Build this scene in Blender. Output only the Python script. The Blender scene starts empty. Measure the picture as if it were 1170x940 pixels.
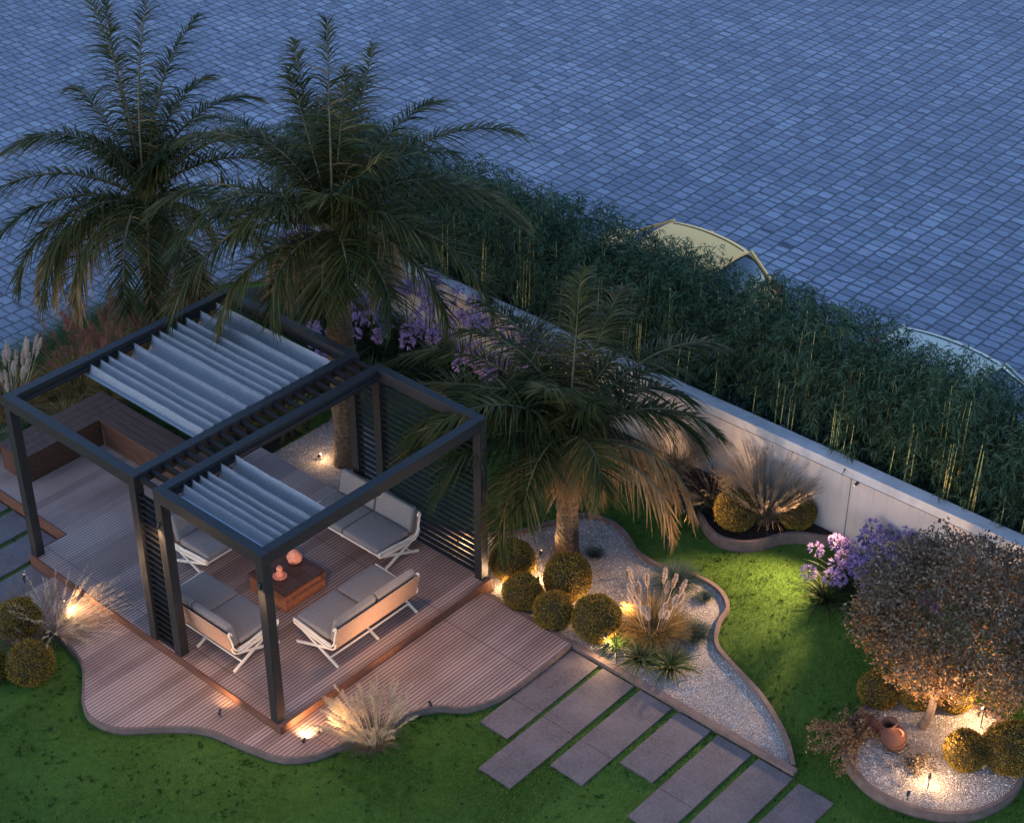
import bpy, bmesh, math, random
import numpy as np
from mathutils import Vector, Matrix
random.seed(7); RNG = np.random.default_rng(11)
scene = bpy.context.scene
C = scene.collection
PI = math.pi; R = math.radians
DECK = 0.22; LOW = 0.11

# ------------------------------------------------------------------ materials
def mat(name, base=(.5,.5,.5), rough=.7, metal=0., spec=.5):
    m = bpy.data.materials.new(name); m.use_nodes = True
    b = m.node_tree.nodes['Principled BSDF']
    b.inputs['Base Color'].default_value = (*base, 1); b.inputs['Roughness'].default_value = rough
    b.inputs['Metallic'].default_value = metal; b.inputs['Specular IOR Level'].default_value = spec
    return m
class NT:
    def __init__(s, m):
        s.t = m.node_tree; s.b = s.t.nodes['Principled BSDF']
    def n(s, kind, **kw):
        nd = s.t.nodes.new(kind)
        for k, v in kw.items():
            if k.startswith('i_'):
                key = k[2:]; key = int(key) if key.isdigit() else key.replace('_', ' ')
                s.set(nd, key, v)
            else: setattr(nd, k, v)
        return nd
    def set(s, nd, key, v):
        if isinstance(v, bpy.types.NodeSocket): s.t.links.new(v, nd.inputs[key])
        else: nd.inputs[key].default_value = v
    def m(s, op, a, b=None, c=None):
        nd = s.t.nodes.new('ShaderNodeMath'); nd.operation = op
        s.set(nd, 0, a)
        if b is not None: s.set(nd, 1, b)
        if c is not None: s.set(nd, 2, c)
        return nd.outputs[0]
    def pos(s):
        return s.n('ShaderNodeNewGeometry').outputs['Position']
    def obj(s): return s.n('ShaderNodeTexCoord').outputs['Object']
    def noise(s, vec, scale, detail=4, rough=.55, out='Fac'):
        nd = s.n('ShaderNodeTexNoise'); s.set(nd, 'Vector', vec); nd.inputs['Scale'].default_value = scale
        nd.inputs['Detail'].default_value = detail; nd.inputs['Roughness'].default_value = rough
        return nd.outputs[out]
    def ramp(s, fac, stops):
        nd = s.n('ShaderNodeValToRGB'); s.set(nd, 'Fac', fac); e = nd.color_ramp.elements
        while len(e) < len(stops): e.new(.5)
        for el, (p, c) in zip(e, stops): el.position = p; el.color = (*c, 1) if len(c) == 3 else c
        return nd.outputs['Color']
    def mix(s, fac, a, b, blend='MIX'):
        nd = s.n('ShaderNodeMix', data_type='RGBA', blend_type=blend)
        s.set(nd, 0, fac)
        s.set(nd, 6, a if isinstance(a, bpy.types.NodeSocket) else (*a, 1))
        s.set(nd, 7, b if isinstance(b, bpy.types.NodeSocket) else (*b, 1))
        return nd.outputs[2]
    def col(s, c): s.set(s.b, 'Base Color', c)
    def bump(s, h, strength=.5, dist=.02):
        nd = s.n('ShaderNodeBump'); nd.inputs['Strength'].default_value = strength
        nd.inputs['Distance'].default_value = dist; s.set(nd, 'Height', h)
        s.set(s.b, 'Normal', nd.outputs[0])
    def wn(s, vec):
        nd = s.n('ShaderNodeTexWhiteNoise'); nd.noise_dimensions = '3D'; s.set(nd, 'Vector', vec); return nd.outputs
    def xyz(s, vec):
        nd = s.n('ShaderNodeSeparateXYZ'); s.set(nd, 0, vec); return nd.outputs
    def comb(s, x, y, z=0.):
        nd = s.n('ShaderNodeCombineXYZ'); s.set(nd, 0, x); s.set(nd, 1, y); s.set(nd, 2, z); return nd.outputs[0]

def leaf_mat(name, c1, c2, rough=.55, trans=.25, c3=None, zgrad=None):
    """per-leaf random colour; some light passes through the leaf"""
    m = mat(name, c1, rough, spec=.12); t = NT(m)
    g = t.n('ShaderNodeNewGeometry'); r = g.outputs['Random Per Island']
    st = [(0, c1), (.75, c2)] + ([(1, c3)] if c3 else [])
    c = t.ramp(r, st)
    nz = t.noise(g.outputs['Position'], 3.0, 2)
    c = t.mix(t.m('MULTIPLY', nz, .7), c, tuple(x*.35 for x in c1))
    t.col(c)
    tr = t.n('ShaderNodeBsdfTranslucent'); t.set(tr, 'Color', c)
    mx = t.n('ShaderNodeMixShader'); mx.inputs[0].default_value = trans
    t.t.links.new(t.b.outputs[0], mx.inputs[1]); t.t.links.new(tr.outputs[0], mx.inputs[2])
    t.t.links.new(mx.outputs[0], t.t.nodes['Material Output'].inputs['Surface'])
    return m

M = {}
# paving of small stone setts: rows along Y, joints of varied spacing
def mk_paving():
    m = mat('stone_setts', rough=.75, spec=.35); t = NT(m); p = t.pos(); x, y, z = t.xyz(p)
    wob = t.noise(p, 1.3, 2); wob2 = t.noise(p, 7, 2)
    xs = t.m('ADD', t.m('DIVIDE', x, .30), t.m('ADD', t.m('MULTIPLY', wob, .34), t.m('MULTIPLY', wob2, .16)))
    row = t.m('FLOOR', xs); fx = t.m('SUBTRACT', xs, row)
    rr = t.wn(t.comb(row, 3.1, 0.))['Value']
    y1 = t.m('ADD', t.m('DIVIDE', y, .205), t.m('MULTIPLY', rr, 9.))
    nn = t.noise(t.comb(t.m('MULTIPLY', row, 7.3), y1, 0.), .42, 1)
    ys = t.m('ADD', y1, t.m('ADD', t.m('MULTIPLY', nn, 1.9), t.m('MULTIPLY', wob2, .3)))
    cell = t.m('FLOOR', ys); fy = t.m('SUBTRACT', ys, cell)
    dx = t.m('MINIMUM', fx, t.m('SUBTRACT', 1., fx)); dy = t.m('MULTIPLY', t.m('MINIMUM', fy, t.m('SUBTRACT', 1., fy)), .7)
    d = t.n('ShaderNodeMath', operation='SMOOTH_MIN'); t.set(d, 0, dx); t.set(d, 1, dy); d.inputs[2].default_value = .09; d = d.outputs[0]; d = t.m('ADD', d, .012)
    d = t.m('ADD', d, t.m('MULTIPLY', t.m('SUBTRACT', t.noise(p, 25, 2), .5), .05))
    face = t.n('ShaderNodeMapRange', interpolation_type='SMOOTHSTEP', i_0=d, i_1=.025, i_2=.13).outputs[0]
    rnd = t.wn(t.comb(row, cell, 1.7))['Value']; rnd2 = t.wn(t.comb(row, cell, 9.7))['Value']
    stone = t.ramp(rnd, [(0, (.145,.155,.195)), (.35, (.195,.215,.265)), (.8, (.255,.28,.335)), (1, (.32,.34,.39))])
    stone = t.mix(t.m('MULTIPLY', t.m('GREATER_THAN', rnd2, .9), .22), stone, (.23,.18,.21))
    stone = t.mix(t.m('MULTIPLY', t.noise(p, 9, 5), .5), stone, (.11,.125,.16))
    big = t.noise(p, .45, 4)
    stone = t.mix(t.ramp(big, [(.4, (0,0,0)), (.7, (.55,.55,.55))]), stone, (.115,.13,.17))
    stone = t.mix(t.ramp(t.noise(p, .13, 5, .7), [(.45, (0,0,0)), (.62, (.28,.28,.28))]), stone, (.10,.11,.14))
    joint = (.05,.056,.072)
    t.col(t.mix(face, joint, stone))
    t.bump(t.m('ADD', face, t.m('MULTIPLY', t.m('ADD', t.noise(p, 22, 4), t.m('MULTIPLY', rnd, .6)), .5)), .7, .018)
    return m
M['setts'] = mk_paving()

def mk_lawn():
    m = mat('short_grass', rough=.9, spec=.15); t = NT(m); p = t.pos()
    fine = t.noise(p, 90, 3); mid = t.noise(p, 9, 5); big = t.noise(p, 1.1, 3)
    c = t.ramp(fine, [(.3, (.045,.105,.018)), (.7, (.10,.200,.03))])
    c = t.mix(t.ramp(mid, [(.4, (0,0,0)), (.75, (.55,.55,.55))]), c, (.034,.080,.016))
    c = t.mix(t.m('MULTIPLY', big, .45), c, (.085,.135,.018))
    v = t.n('ShaderNodeTexVoronoi', i_Scale=11.); t.set(v, 'Vector', p)
    spot = t.m('MULTIPLY', t.m('LESS_THAN', v.outputs['Distance'], .24), t.m('GREATER_THAN', t.noise(p, 2.4, 3), .47))
    sel = t.m('GREATER_THAN', t.xyz(v.outputs['Color'])[0], .5)
    c = t.mix(t.m('MULTIPLY', t.m('MULTIPLY', spot, sel), .8), c, (.010,.022,.008))
    t.col(c); t.bump(t.m('ADD', fine, t.m('MULTIPLY', mid, 1.2)), .8, .03)
    return m
M['lawn'] = mk_lawn()

def mk_gravel(name, lo, hi, scale=38):
    m = mat(name, rough=.85, spec=.3); t = NT(m); p = t.pos()
    v = t.n('ShaderNodeTexVoronoi', i_Scale=float(scale)); t.set(v, 'Vector', p)
    r = t.xyz(v.outputs['Color'])[0]
    c = t.ramp(r, [(0, lo), (.55, tuple((a+b)/2 for a, b in zip(lo, hi))), (1, hi)])
    c = t.mix(t.ramp(v.outputs['Distance'], [(.35, (0,0,0)), (.75, (.8,.8,.8))]), c, tuple(x*.35 for x in lo))
    c = t.mix(t.ramp(t.noise(p, 3.2, 4), [(.4, (0,0,0)), (.7, (.5,.5,.5))]), c, tuple(x*.6 for x in lo))
    t.col(c); t.bump(t.m('SUBTRACT', 1., v.outputs['Distance']), .9, .02)
    return m
M['gravel'] = mk_gravel('white_gravel', (.32,.275,.23), (.58,.52,.45), 62)
M['gravel_dim'] = mk_gravel('river_gravel', (.16,.13,.11), (.46,.40,.34), 30)
M['soil'] = mk_gravel('bark_soil', (.018,.012,.008), (.05,.032,.02), 45)
def mk_pebble():
    m = mat('pebbles', rough=.7); t = NT(m); g = t.n('ShaderNodeNewGeometry')
    t.col(t.ramp(g.outputs['Random Per Island'], [(0, (.20,.165,.14)), (.5, (.38,.33,.285)), (1, (.60,.54,.48))])); return m
M['pebble'] = mk_pebble()

def mk_boards(name, ax, c1, c2, gap, pitch=.052, seams=(), rough=.5):
    """deck boards running along the other axis; ax = axis across the boards"""
    m = mat(name, rough=rough, spec=.45); t = NT(m); p = t.pos(); x, y, z = t.xyz(p)
    a, b = (x, y) if ax == 0 else (y, x)
    s = t.m('DIVIDE', a, pitch); row = t.m('FLOOR', s); f = t.m('SUBTRACT', s, row)
    d = t.m('MINIMUM', f, t.m('SUBTRACT', 1., f))
    brd = t.m('FLOOR', t.m('DIVIDE', s, 3.)); rn = t.wn(t.comb(brd, 1.3, 0.))['Value']
    grain = t.noise(t.comb(t.m('MULTIPLY', a, 60.), t.m('MULTIPLY', b, 2.5), rn), 1., 4)
    c = t.mix(rn, c1, c2); c = t.mix(t.m('MULTIPLY', grain, .55), c, tuple(q*.5 for q in c1))
    c = t.mix(t.ramp(t.noise(p, 1.4, 4), [(.35, (0,0,0)), (.75, (.35,.35,.35))]), c, tuple(q*1.4 for q in c2))
    line = t.n('ShaderNodeMapRange', interpolation_type='SMOOTHSTEP', i_0=d, i_1=.07, i_2=.17).outputs[0]
    for sm in seams:
        q = t.m('ABSOLUTE', t.m('SUBTRACT', b, sm)); line = t.m('MULTIPLY', line, t.m('MAXIMUM', t.m('GREATER_THAN', q, .006), .35))
    t.col(t.mix(line, gap, c)); t.bump(t.m('ADD', line, t.m('MULTIPLY', grain, .15)), .8, .006)
    return m
M['deck'] = mk_boards('deck_boards', 0, (.235,.14,.106), (.42,.275,.215), (.028,.016,.011), seams=(.23, 2.86))
def mk_wood(name, c1, c2, rough=.45, scale=1.):
    m = mat(name, rough=rough, spec=.2); t = NT(m); o = t.obj(); x, y, z = t.xyz(o)
    g = t.noise(t.comb(t.m('MULTIPLY', x, 3*scale), t.m('MULTIPLY', y, 26*scale), t.m('MULTIPLY', z, 22*scale)), 1., 5, .6)
    t.col(t.mix(t.ramp(g, [(.3, (0,0,0)), (.7, (1,1,1))]), c1, c2)); t.bump(g, .25, .004); return m
M['bench'] = mk_wood('bench_wood', (.045,.020,.012), (.095,.045,.027))
M['table'] = mk_wood('table_wood', (.16,.055,.028), (.34,.125,.06), .4)
M['table_top'] = mk_wood('table_top_wood', (.045,.020,.014), (.12,.055,.032), .35)
M['trim'] = mk_wood('deck_trim', (.085,.036,.022), (.15,.068,.042), .45)
def mk_noisy(name, c1, c2, scale, rough=.7, bump=.3, dist=.01, metal=0., detail=5, spec=.4):
    m = mat(name, rough=rough, metal=metal, spec=spec); t = NT(m); p = t.obj(); n = t.noise(p, scale, detail, .6)
    t.col(t.ramp(n, [(.3, c1), (.72, c2)]))
    if bump: t.bump(t.noise(p, scale*2.2, 5), bump, dist)
    return m
M['edging'] = mk_noisy('bed_edging', (.105,.068,.055), (.17,.115,.095), 9, .75)
def mk_slab():
    m = mat('stone_slab', rough=.72, spec=.35); t = NT(m); p = t.pos()
    a = t.noise(p, 2.2, 5, .65); b = t.noise(p, 26, 5, .7)
    c = t.ramp(a, [(.32, (.070,.054,.052)), (.68, (.130,.103,.098))]); c = t.mix(t.ramp(b, [(.42, (0,0,0)), (.62, (.5,.5,.5))]), c, (.165,.138,.13))
    v = t.n('ShaderNodeTexVoronoi', i_Scale=34.); t.set(v, 'Vector', p)
    c = t.mix(t.m('MULTIPLY', t.m('LESS_THAN', v.outputs['Distance'], .2), .55), c, (.05,.042,.042))
    t.col(c); t.bump(b, .6, .006); return m
M['slab'] = mk_slab()
def mk_wall(name, c1, c2):
    m = mat(name, rough=.9, spec=.25); t = NT(m); p = t.pos(); x, y, z = t.xyz(p)
    c = t.ramp(t.noise(p, 1.6, 5), [(.3, c1), (.7, c2)])
    st = t.noise(t.comb(t.m('MULTIPLY', x, 14.), y, t.m('MULTIPLY', z, .8)), 1., 4)
    st = t.m('MULTIPLY', t.ramp(st, [(.5, (0,0,0)), (.75, (1,1,1))]), t.m('MULTIPLY', z, .38))
    c = t.mix(st, c, tuple(q*.62 for q in c1))
    low = t.n('ShaderNodeMapRange', i_0=z, i_1=.0, i_2=.28, i_3=.5, i_4=0.).outputs[0]
    c = t.mix(t.m('MULTIPLY', low, t.noise(p, 9, 4)), c, (.12,.09,.07))
    t.col(c); t.bump(t.noise(p, 30, 5), .3, .004); return m
M['wall'] = mk_wall('wall_render', (.41,.345,.295), (.50,.425,.37))
M['cap'] = mk_noisy('wall_cap', (.36,.345,.335), (.52,.50,.48), 3, .85, .25, .004)
M['black'] = mk_noisy('black_metal', (.012,.012,.013), (.020,.019,.019), 14, .5, .05, .002, .1)
M['blackslat'] = mk_noisy('black_slat_metal', (.009,.008,.008), (.014,.012,.011), 14, .65, 0, .002, 0., spec=.2)
M['joint'] = mat('dark_joint', (.12,.11,.105), .9)
def mk_fabric(name, c, sc=420, rough=.95):
    m = mat(name, c, rough, spec=.15); t = NT(m); o = t.obj()
    n = t.noise(o, sc*.16, 4, .75); t.col(t.ramp(n, [(.3, tuple(q*.72 for q in c)), (.7, tuple(min(1, q*1.2) for q in c))]))
    t.bump(t.m('ADD', t.noise(o, sc, 2), t.m('MULTIPLY', t.noise(o, 7, 4), 5.)), .45, .008); return m
M['canopy'] = mk_fabric('canopy_fabric', (.265,.26,.25), 300)
M['cushion'] = mk_fabric('cushion_fabric', (.19,.165,.15))
M['sling'] = mk_fabric('sling_fabric', (.40,.235,.155))
M['frame'] = mat('cream_powder_coat', (.60,.51,.40), .45)
M['coral'] = mk_noisy('coral_ceramic', (.66,.19,.09), (.85,.33,.18), 22, .6, .5, .008)
M['terracotta'] = mk_noisy('terracotta', (.075,.025,.014), (.12,.044,.026), 8, .8, .35, .006)
M['dark'] = mat('hole_shade', (.01,.008,.007), .9)  # near-black fill standing for the shade inside openings
M['rope'] = mat('dark_rope', (.05,.03,.025), .9)
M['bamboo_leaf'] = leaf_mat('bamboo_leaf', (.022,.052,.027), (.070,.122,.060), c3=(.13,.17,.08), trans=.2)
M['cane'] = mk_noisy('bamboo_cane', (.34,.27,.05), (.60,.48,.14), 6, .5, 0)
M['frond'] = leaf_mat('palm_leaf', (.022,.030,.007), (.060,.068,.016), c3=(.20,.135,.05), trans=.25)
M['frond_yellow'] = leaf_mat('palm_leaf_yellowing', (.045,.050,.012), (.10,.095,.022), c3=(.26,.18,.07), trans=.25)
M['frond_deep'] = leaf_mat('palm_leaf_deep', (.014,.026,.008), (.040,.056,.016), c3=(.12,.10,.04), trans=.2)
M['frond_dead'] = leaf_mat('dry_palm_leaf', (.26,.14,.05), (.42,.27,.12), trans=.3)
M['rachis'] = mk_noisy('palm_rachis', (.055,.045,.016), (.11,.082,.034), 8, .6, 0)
M['boot'] = mk_noisy('palm_leaf_base', (.17,.09,.045), (.36,.21,.12), 12, .85, .5, .01)
def mk_trunk():
    m = mat('palm_trunk_bark', rough=.95, spec=.2); t = NT(m); o = t.obj(); x, y, z = t.xyz(o)
    an = t.m('ARCTAN2', y, x); u = t.m('MULTIPLY', an, 9/PI); zz = t.m('MULTIPLY', z, 11.)
    vv = t.n('ShaderNodeTexVoronoi', i_Scale=1.); t.set(vv, 'Vector', t.comb(t.m('ADD', t.m('MULTIPLY', x, 14.), zz), t.m('MULTIPLY', y, 14.), t.m('MULTIPLY', z, 18.)))
    n = t.noise(o, 30, 5)
    c = t.mix(t.m('MULTIPLY', vv.outputs['Distance'], 1.), (.13,.092,.06), (.04,.027,.018)); c = t.mix(t.m('MULTIPLY', n, .6), c, (.10,.072,.045))
    t.col(c); t.bump(t.m('ADD', t.m('SUBTRACT', 1., vv.outputs['Distance']), n), 1., .035); return m
M['trunk'] = mk_trunk()
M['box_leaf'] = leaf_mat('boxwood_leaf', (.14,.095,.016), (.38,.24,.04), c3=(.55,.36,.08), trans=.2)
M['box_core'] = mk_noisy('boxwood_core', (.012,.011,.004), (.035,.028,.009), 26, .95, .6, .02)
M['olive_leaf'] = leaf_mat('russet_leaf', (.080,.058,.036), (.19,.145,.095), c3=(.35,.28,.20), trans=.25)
M['olive_lit'] = leaf_mat('russet_leaf_lit', (.20,.10,.038), (.42,.22,.09), c3=(.66,.44,.24), trans=.3)  # lamp glow on the lower leaves put into a brighter orange
M['bark'] = mk_noisy('tree_bark', (.10,.065,.04), (.22,.15,.10), 18, .9, .7, .015)
M['gr_green'] = leaf_mat('grass_green', (.030,.070,.018), (.075,.130,.035), c3=(.16,.17,.06))
M['gr_gold'] = leaf_mat('grass_gold', (.20,.13,.035), (.42,.27,.09), c3=(.58,.40,.18), trans=.35)
M['gr_blonde'] = leaf_mat('grass_blonde', (.50,.38,.22), (.80,.64,.44), trans=.4)
M['gr_dull'] = leaf_mat('grass_dull', (.15,.12,.07), (.28,.22,.15), trans=.35)
M['gr_blue'] = leaf_mat('fescue_blue', (.055,.095,.075), (.12,.17,.135))
M['gr_yellow'] = leaf_mat('blade_striped', (.06,.09,.025), (.22,.21,.07), c3=(.44,.38,.18))
M['plume_pink'] = leaf_mat('plume_pink', (.68,.50,.38), (.88,.72,.58), trans=.4)
M['plume_red'] = leaf_mat('plume_red', (.22,.09,.06), (.38,.17,.12), trans=.35)
M['plume_tan'] = leaf_mat('plume_tan', (.30,.22,.13), (.46,.34,.22), trans=.35)
M['aga_leaf'] = leaf_mat('agapanthus_leaf', (.012,.026,.010), (.035,.058,.020))
M['aga_fl'] = leaf_mat('agapanthus_petal', (.25,.16,.40), (.46,.34,.60), c3=(.78,.70,.84), trans=.3)
M['cordy'] = leaf_mat('cordyline_leaf', (.035,.012,.014), (.10,.028,.03), c3=(.20,.06,.05))
M['hib'] = leaf_mat('bright_leaf', (.10,.12,.02), (.22,.22,.04))
M['paint_cream'] = mat('cream_car_paint', (.95,.52,.16), .6, spec=.3)
M['paint_pale'] = mat('pale_car_paint', (.42,.41,.33), .5, spec=.3)
for k in ('paint_cream', 'paint_pale'): M[k].node_tree.nodes['Principled BSDF'].inputs['Coat Weight'].default_value = .0
M['carglass'] = mat('car_glass', (.02,.025,.035), .06, spec=.9)
M['tyre'] = mat('tyre_rubber', (.015,.015,.015), .85)
M['rim'] = mat('wheel_rim', (.45,.45,.47), .3, .9)
M['taillight'] = mat('tail_lamp_red', (.35,.02,.015), .2)
M['headlight'] = mat('head_lamp', (.75,.78,.8), .12)
M['steel'] = mat('brushed_steel', (.35,.36,.38), .35, .9)
def emis(name, c, s):
    m = mat(name, c); b = m.node_tree.nodes['Principled BSDF']; b.inputs['Emission Color'].default_value = (*c, 1); b.inputs['Emission Strength'].default_value = s; return m
M['lens'] = emis('warm_lens', (1., .72, .42), 1.5)

# ------------------------------------------------------------------ mesh helpers
class MB:
    def __init__(s): s.v = []; s.f = []; s.mi = []
    def add(s, vs, fs, mi=0):
        k = len(s.v); s.v += [tuple(q) for q in vs]; s.f += [tuple(i+k for i in f) for f in fs]; s.mi += [mi]*len(fs)
    def box(s, x0, x1, y0, y1, z0, z1, mi=0):
        s.add([(x0,y0,z0),(x1,y0,z0),(x1,y1,z0),(x0,y1,z0),(x0,y0,z1),(x1,y0,z1),(x1,y1,z1),(x0,y1,z1)],
              [(0,3,2,1),(4,5,6,7),(0,1,5,4),(1,2,6,5),(2,3,7,6),(3,0,4,7)], mi)
    def bar(s, p, q, w, h, up=(0,0,1), mi=0):
        p = Vector(p); q = Vector(q); d = (q-p).normalized(); up = Vector(up)
        sx = d.cross(up)
        if sx.length < 1e-4: sx = d.cross(Vector((1,0,0)))
        sx.normalize(); u = sx.cross(d).normalized(); vs = []
        for c in (p, q):
            for a, b in ((-1,-1),(1,-1),(1,1),(-1,1)): vs.append(c + sx*(a*w/2) + u*(b*h/2))
        s.add(vs, [(3,2,1,0),(4,5,6,7),(0,1,5,4),(1,2,6,5),(2,3,7,6),(3,0,4,7)], mi)
    def tube(s, pts, rad, n=8, mi=0, cap=True, flat=1.):
        pts = [Vector(p) for p in pts]; m = len(pts); rad = [rad]*m if isinstance(rad, (int, float)) else rad
        k = len(s.v); prev = None
        for i, p in enumerate(pts):
            d = (pts[min(i+1, m-1)] - pts[max(i-1, 0)]).normalized()
            a = prev if prev is not None else (Vector((0,0,1)) if abs(d.z) < .9 else Vector((1,0,0)))
            a = (a - d*a.dot(d)).normalized(); prev = a; b = d.cross(a)
            for j in range(n):
                t = 2*PI*j/n; s.v.append(tuple(p + a*(math.cos(t)*rad[i]) + b*(math.sin(t)*rad[i]*flat)))
        for i in range(m-1):
            for j in range(n):
                s.f.append((k+i*n+j, k+i*n+(j+1)%n, k+(i+1)*n+(j+1)%n, k+(i+1)*n+j)); s.mi.append(mi)
        if cap:
            s.f.append(tuple(k+j for j in reversed(range(n)))); s.f.append(tuple(k+(m-1)*n+j for j in range(n))); s.mi += [mi, mi]
    def lathe(s, prof, n=24, mi=0, mtx=None):
        k = len(s.v); mtx = mtx or Matrix.Identity(4)
        for r, z in prof:
            for j in range(n):
                t = 2*PI*j/n; s.v.append(tuple(mtx @ Vector((r*math.cos(t), r*math.sin(t), z))))
        for i in range(len(prof)-1):
            for j in range(n):
                s.f.append((k+i*n+j, k+i*n+(j+1)%n, k+(i+1)*n+(j+1)%n, k+(i+1)*n+j)); s.mi.append(mi)
    def ribbon(s, pts, ws, side, mi=0):
        k = len(s.v); sd = Vector(side); m = len(pts)
        for p, w in zip(pts, ws):
            p = Vector(p); s.v.append(tuple(p - sd*(w/2))); s.v.append(tuple(p + sd*(w/2)))
        for i in range(m-1): s.f.append((k+2*i, k+2*i+1, k+2*i+3, k+2*i+2)); s.mi.append(mi)
    def prism(s, outline, z0, z1, mi=0):
        n = len(outline); k = len(s.v)
        s.v += [(x, y, z0) for x, y in outline] + [(x, y, z1) for x, y in outline]
        s.f.append(tuple(k+n+i for i in range(n))); s.f.append(tuple(k+i for i in reversed(range(n)))); s.mi += [mi, mi]
        for i in range(n):
            j = (i+1) % n; s.f.append((k+i, k+j, k+n+j, k+n+i)); s.mi.append(mi)
    def mesh(s, name, mats, bevel=0, smooth=False):
        me = bpy.data.meshes.new(name); me.from_pydata(s.v, [], s.f)
        mats = mats if isinstance(mats, (list, tuple)) else [mats]
        for q in mats: me.materials.append(q)
        if len(mats) > 1: me.polygons.foreach_set('material_index', s.mi)
        if bevel:
            bm = bmesh.new(); bm.from_mesh(me)
            es = [e for e in bm.edges if len(e.link_faces) == 2 and e.calc_face_angle(0) > .6]
            bmesh.ops.bevel(bm, geom=es, offset=bevel, segments=2, affect='EDGES', profile=.7); bm.to_mesh(me); bm.free()
        if smooth:
            me.polygons.foreach_set('use_smooth', [True]*len(me.polygons))
            if smooth != 'all': me.set_sharp_from_angle(angle=R(40))
        me.update(); return me
    def build(s, name, mats, parent=None, loc=None, bevel=0, smooth=False, rot=None):
        return link(name, s.mesh(name, mats, bevel, smooth), parent, loc, rot)
def link(name, me, parent=None, loc=None, rot=None):
    o = bpy.data.objects.new(name, me); C.objects.link(o)
    if parent: o.parent = parent
    if loc: o.location = loc
    if rot: o.rotation_euler = rot
    return o
def tag(o, label=None, cat=None, group=None, kind=None):
    if label: o['label'] = label
    if cat: o['category'] = cat
    if group: o['group'] = group
    if kind: o['kind'] = kind
    return o
def thing(name, label, cat, loc=(0,0,0), rz=0, group=None):
    o = bpy.data.objects.new(name, None); C.objects.link(o); o.location = loc; o.rotation_euler = (0,0,rz)
    o.empty_display_size = .2; return tag(o, label, cat, group)
def struct(name, mb, mats, **kw): return tag(mb.build(name, mats, **kw), kind='structure')
def dup(root, loc=None, rz=0, label=None, sc=None):
    kids = [(o, list(o.children)) for o in root.children]
    r = root.copy(); C.objects.link(r)
    if loc: r.location = loc
    r.rotation_euler = (0, 0, rz)
    if sc: r.scale = (sc,)*3 if isinstance(sc, (int, float)) else sc
    if label: r['label'] = label
    for ch, gs in kids:
        c = ch.copy(); C.objects.link(c); c.parent = r
        for g in gs: d = g.copy(); C.objects.link(d); d.parent = c
    return r
def np_mesh(name, V, quads, mats, mi=None):
    """V (n,3), quads (m,4)"""
    me = bpy.data.meshes.new(name); V = np.asarray(V, np.float32); Q = np.asarray(quads, np.int32)
    me.vertices.add(len(V)); me.vertices.foreach_set('co', V.ravel())
    me.loops.add(Q.size); me.loops.foreach_set('vertex_index', Q.ravel())
    me.polygons.add(len(Q)); me.polygons.foreach_set('loop_start', np.arange(0, Q.size, 4, dtype=np.int32))
    mats = mats if isinstance(mats, (list, tuple)) else [mats]
    for q in mats: me.materials.append(q)
    if mi is not None: me.polygons.foreach_set('material_index', np.asarray(mi, np.int32))
    me.update(calc_edges=True); return me
def norm(a): return a/np.maximum(np.linalg.norm(a, axis=-1, keepdims=True), 1e-9)
def rdir(n, rng=RNG): return norm(rng.normal(size=(n, 3)))
def leaf_quads(P, D, L, W, nrm=None, bend=0.):
    """diamond leaf: base P, direction D, length L, width W -> V, Q"""
    n = len(P); L = np.broadcast_to(L, (n,))[:, None]; W = np.broadcast_to(W, (n,))[:, None]
    nrm = rdir(n) if nrm is None else nrm
    S = norm(np.cross(D, nrm)); mid = P + D*L*.42; tip = P + D*L; tip[:, 2] -= (bend*L[:, 0]); 
    V = np.stack([P, mid - S*W/2, tip, mid + S*W/2], 1).reshape(-1, 3)
    return V, np.arange(4*n).reshape(n, 4)
def blades(P, D, L, W, droop, seg=4, rng=RNG, taper=.15):
    """curved grass blades: start P, unit dir D, length L, width W, droop (0..1+)"""
    n = len(P); t = np.linspace(0, 1, seg+1)[None, :, None]
    L = np.broadcast_to(L, (n,))[:, None, None]; W = np.broadcast_to(W, (n,))[:, None, None]; dr = np.broadcast_to(droop, (n,))[:, None, None]
    H = D.copy(); H[:, 2] = 0; H = norm(H)
    pts = P[:, None, :] + D[:, None, :]*L*t + H[:, None, :]*(L*dr*.35*t**2) - np.array([0, 0, 1.])*(L*dr*.6*t**2.2)
    S = norm(np.cross(D, np.array([0, 0, 1.]) + rng.normal(size=(n, 3))*.35))[:, None, :]
    w = W*(1-(1-taper)*t**1.5)*(.6+.4*np.minimum(1, t*5))
    V = np.stack([pts - S*w/2, pts + S*w/2], 2).reshape(-1, 3)
    b = (np.arange(n)*(seg+1)*2)[:, None, None] + (np.arange(seg)*2)[None, :, None] + np.array([0, 1, 3, 2])[None, None, :]
    return V, b.reshape(-1, 4), pts
class NB:
    """collects numpy geometry with material slots"""
    def __init__(s): s.V = []; s.Q = []; s.m = []; s.k = 0
    def add(s, V, Q, mi=0):
        s.V.append(V); s.Q.append(Q + s.k); s.m.append(np.full(len(Q), mi)); s.k += len(V)
    def mesh(s, name, mats): return np_mesh(name, np.concatenate(s.V), np.concatenate(s.Q), mats, np.concatenate(s.m))
    def build(s, name, mats, parent=None, loc=None, rot=None): return link(name, s.mesh(name, mats), parent, loc, rot)
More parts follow.
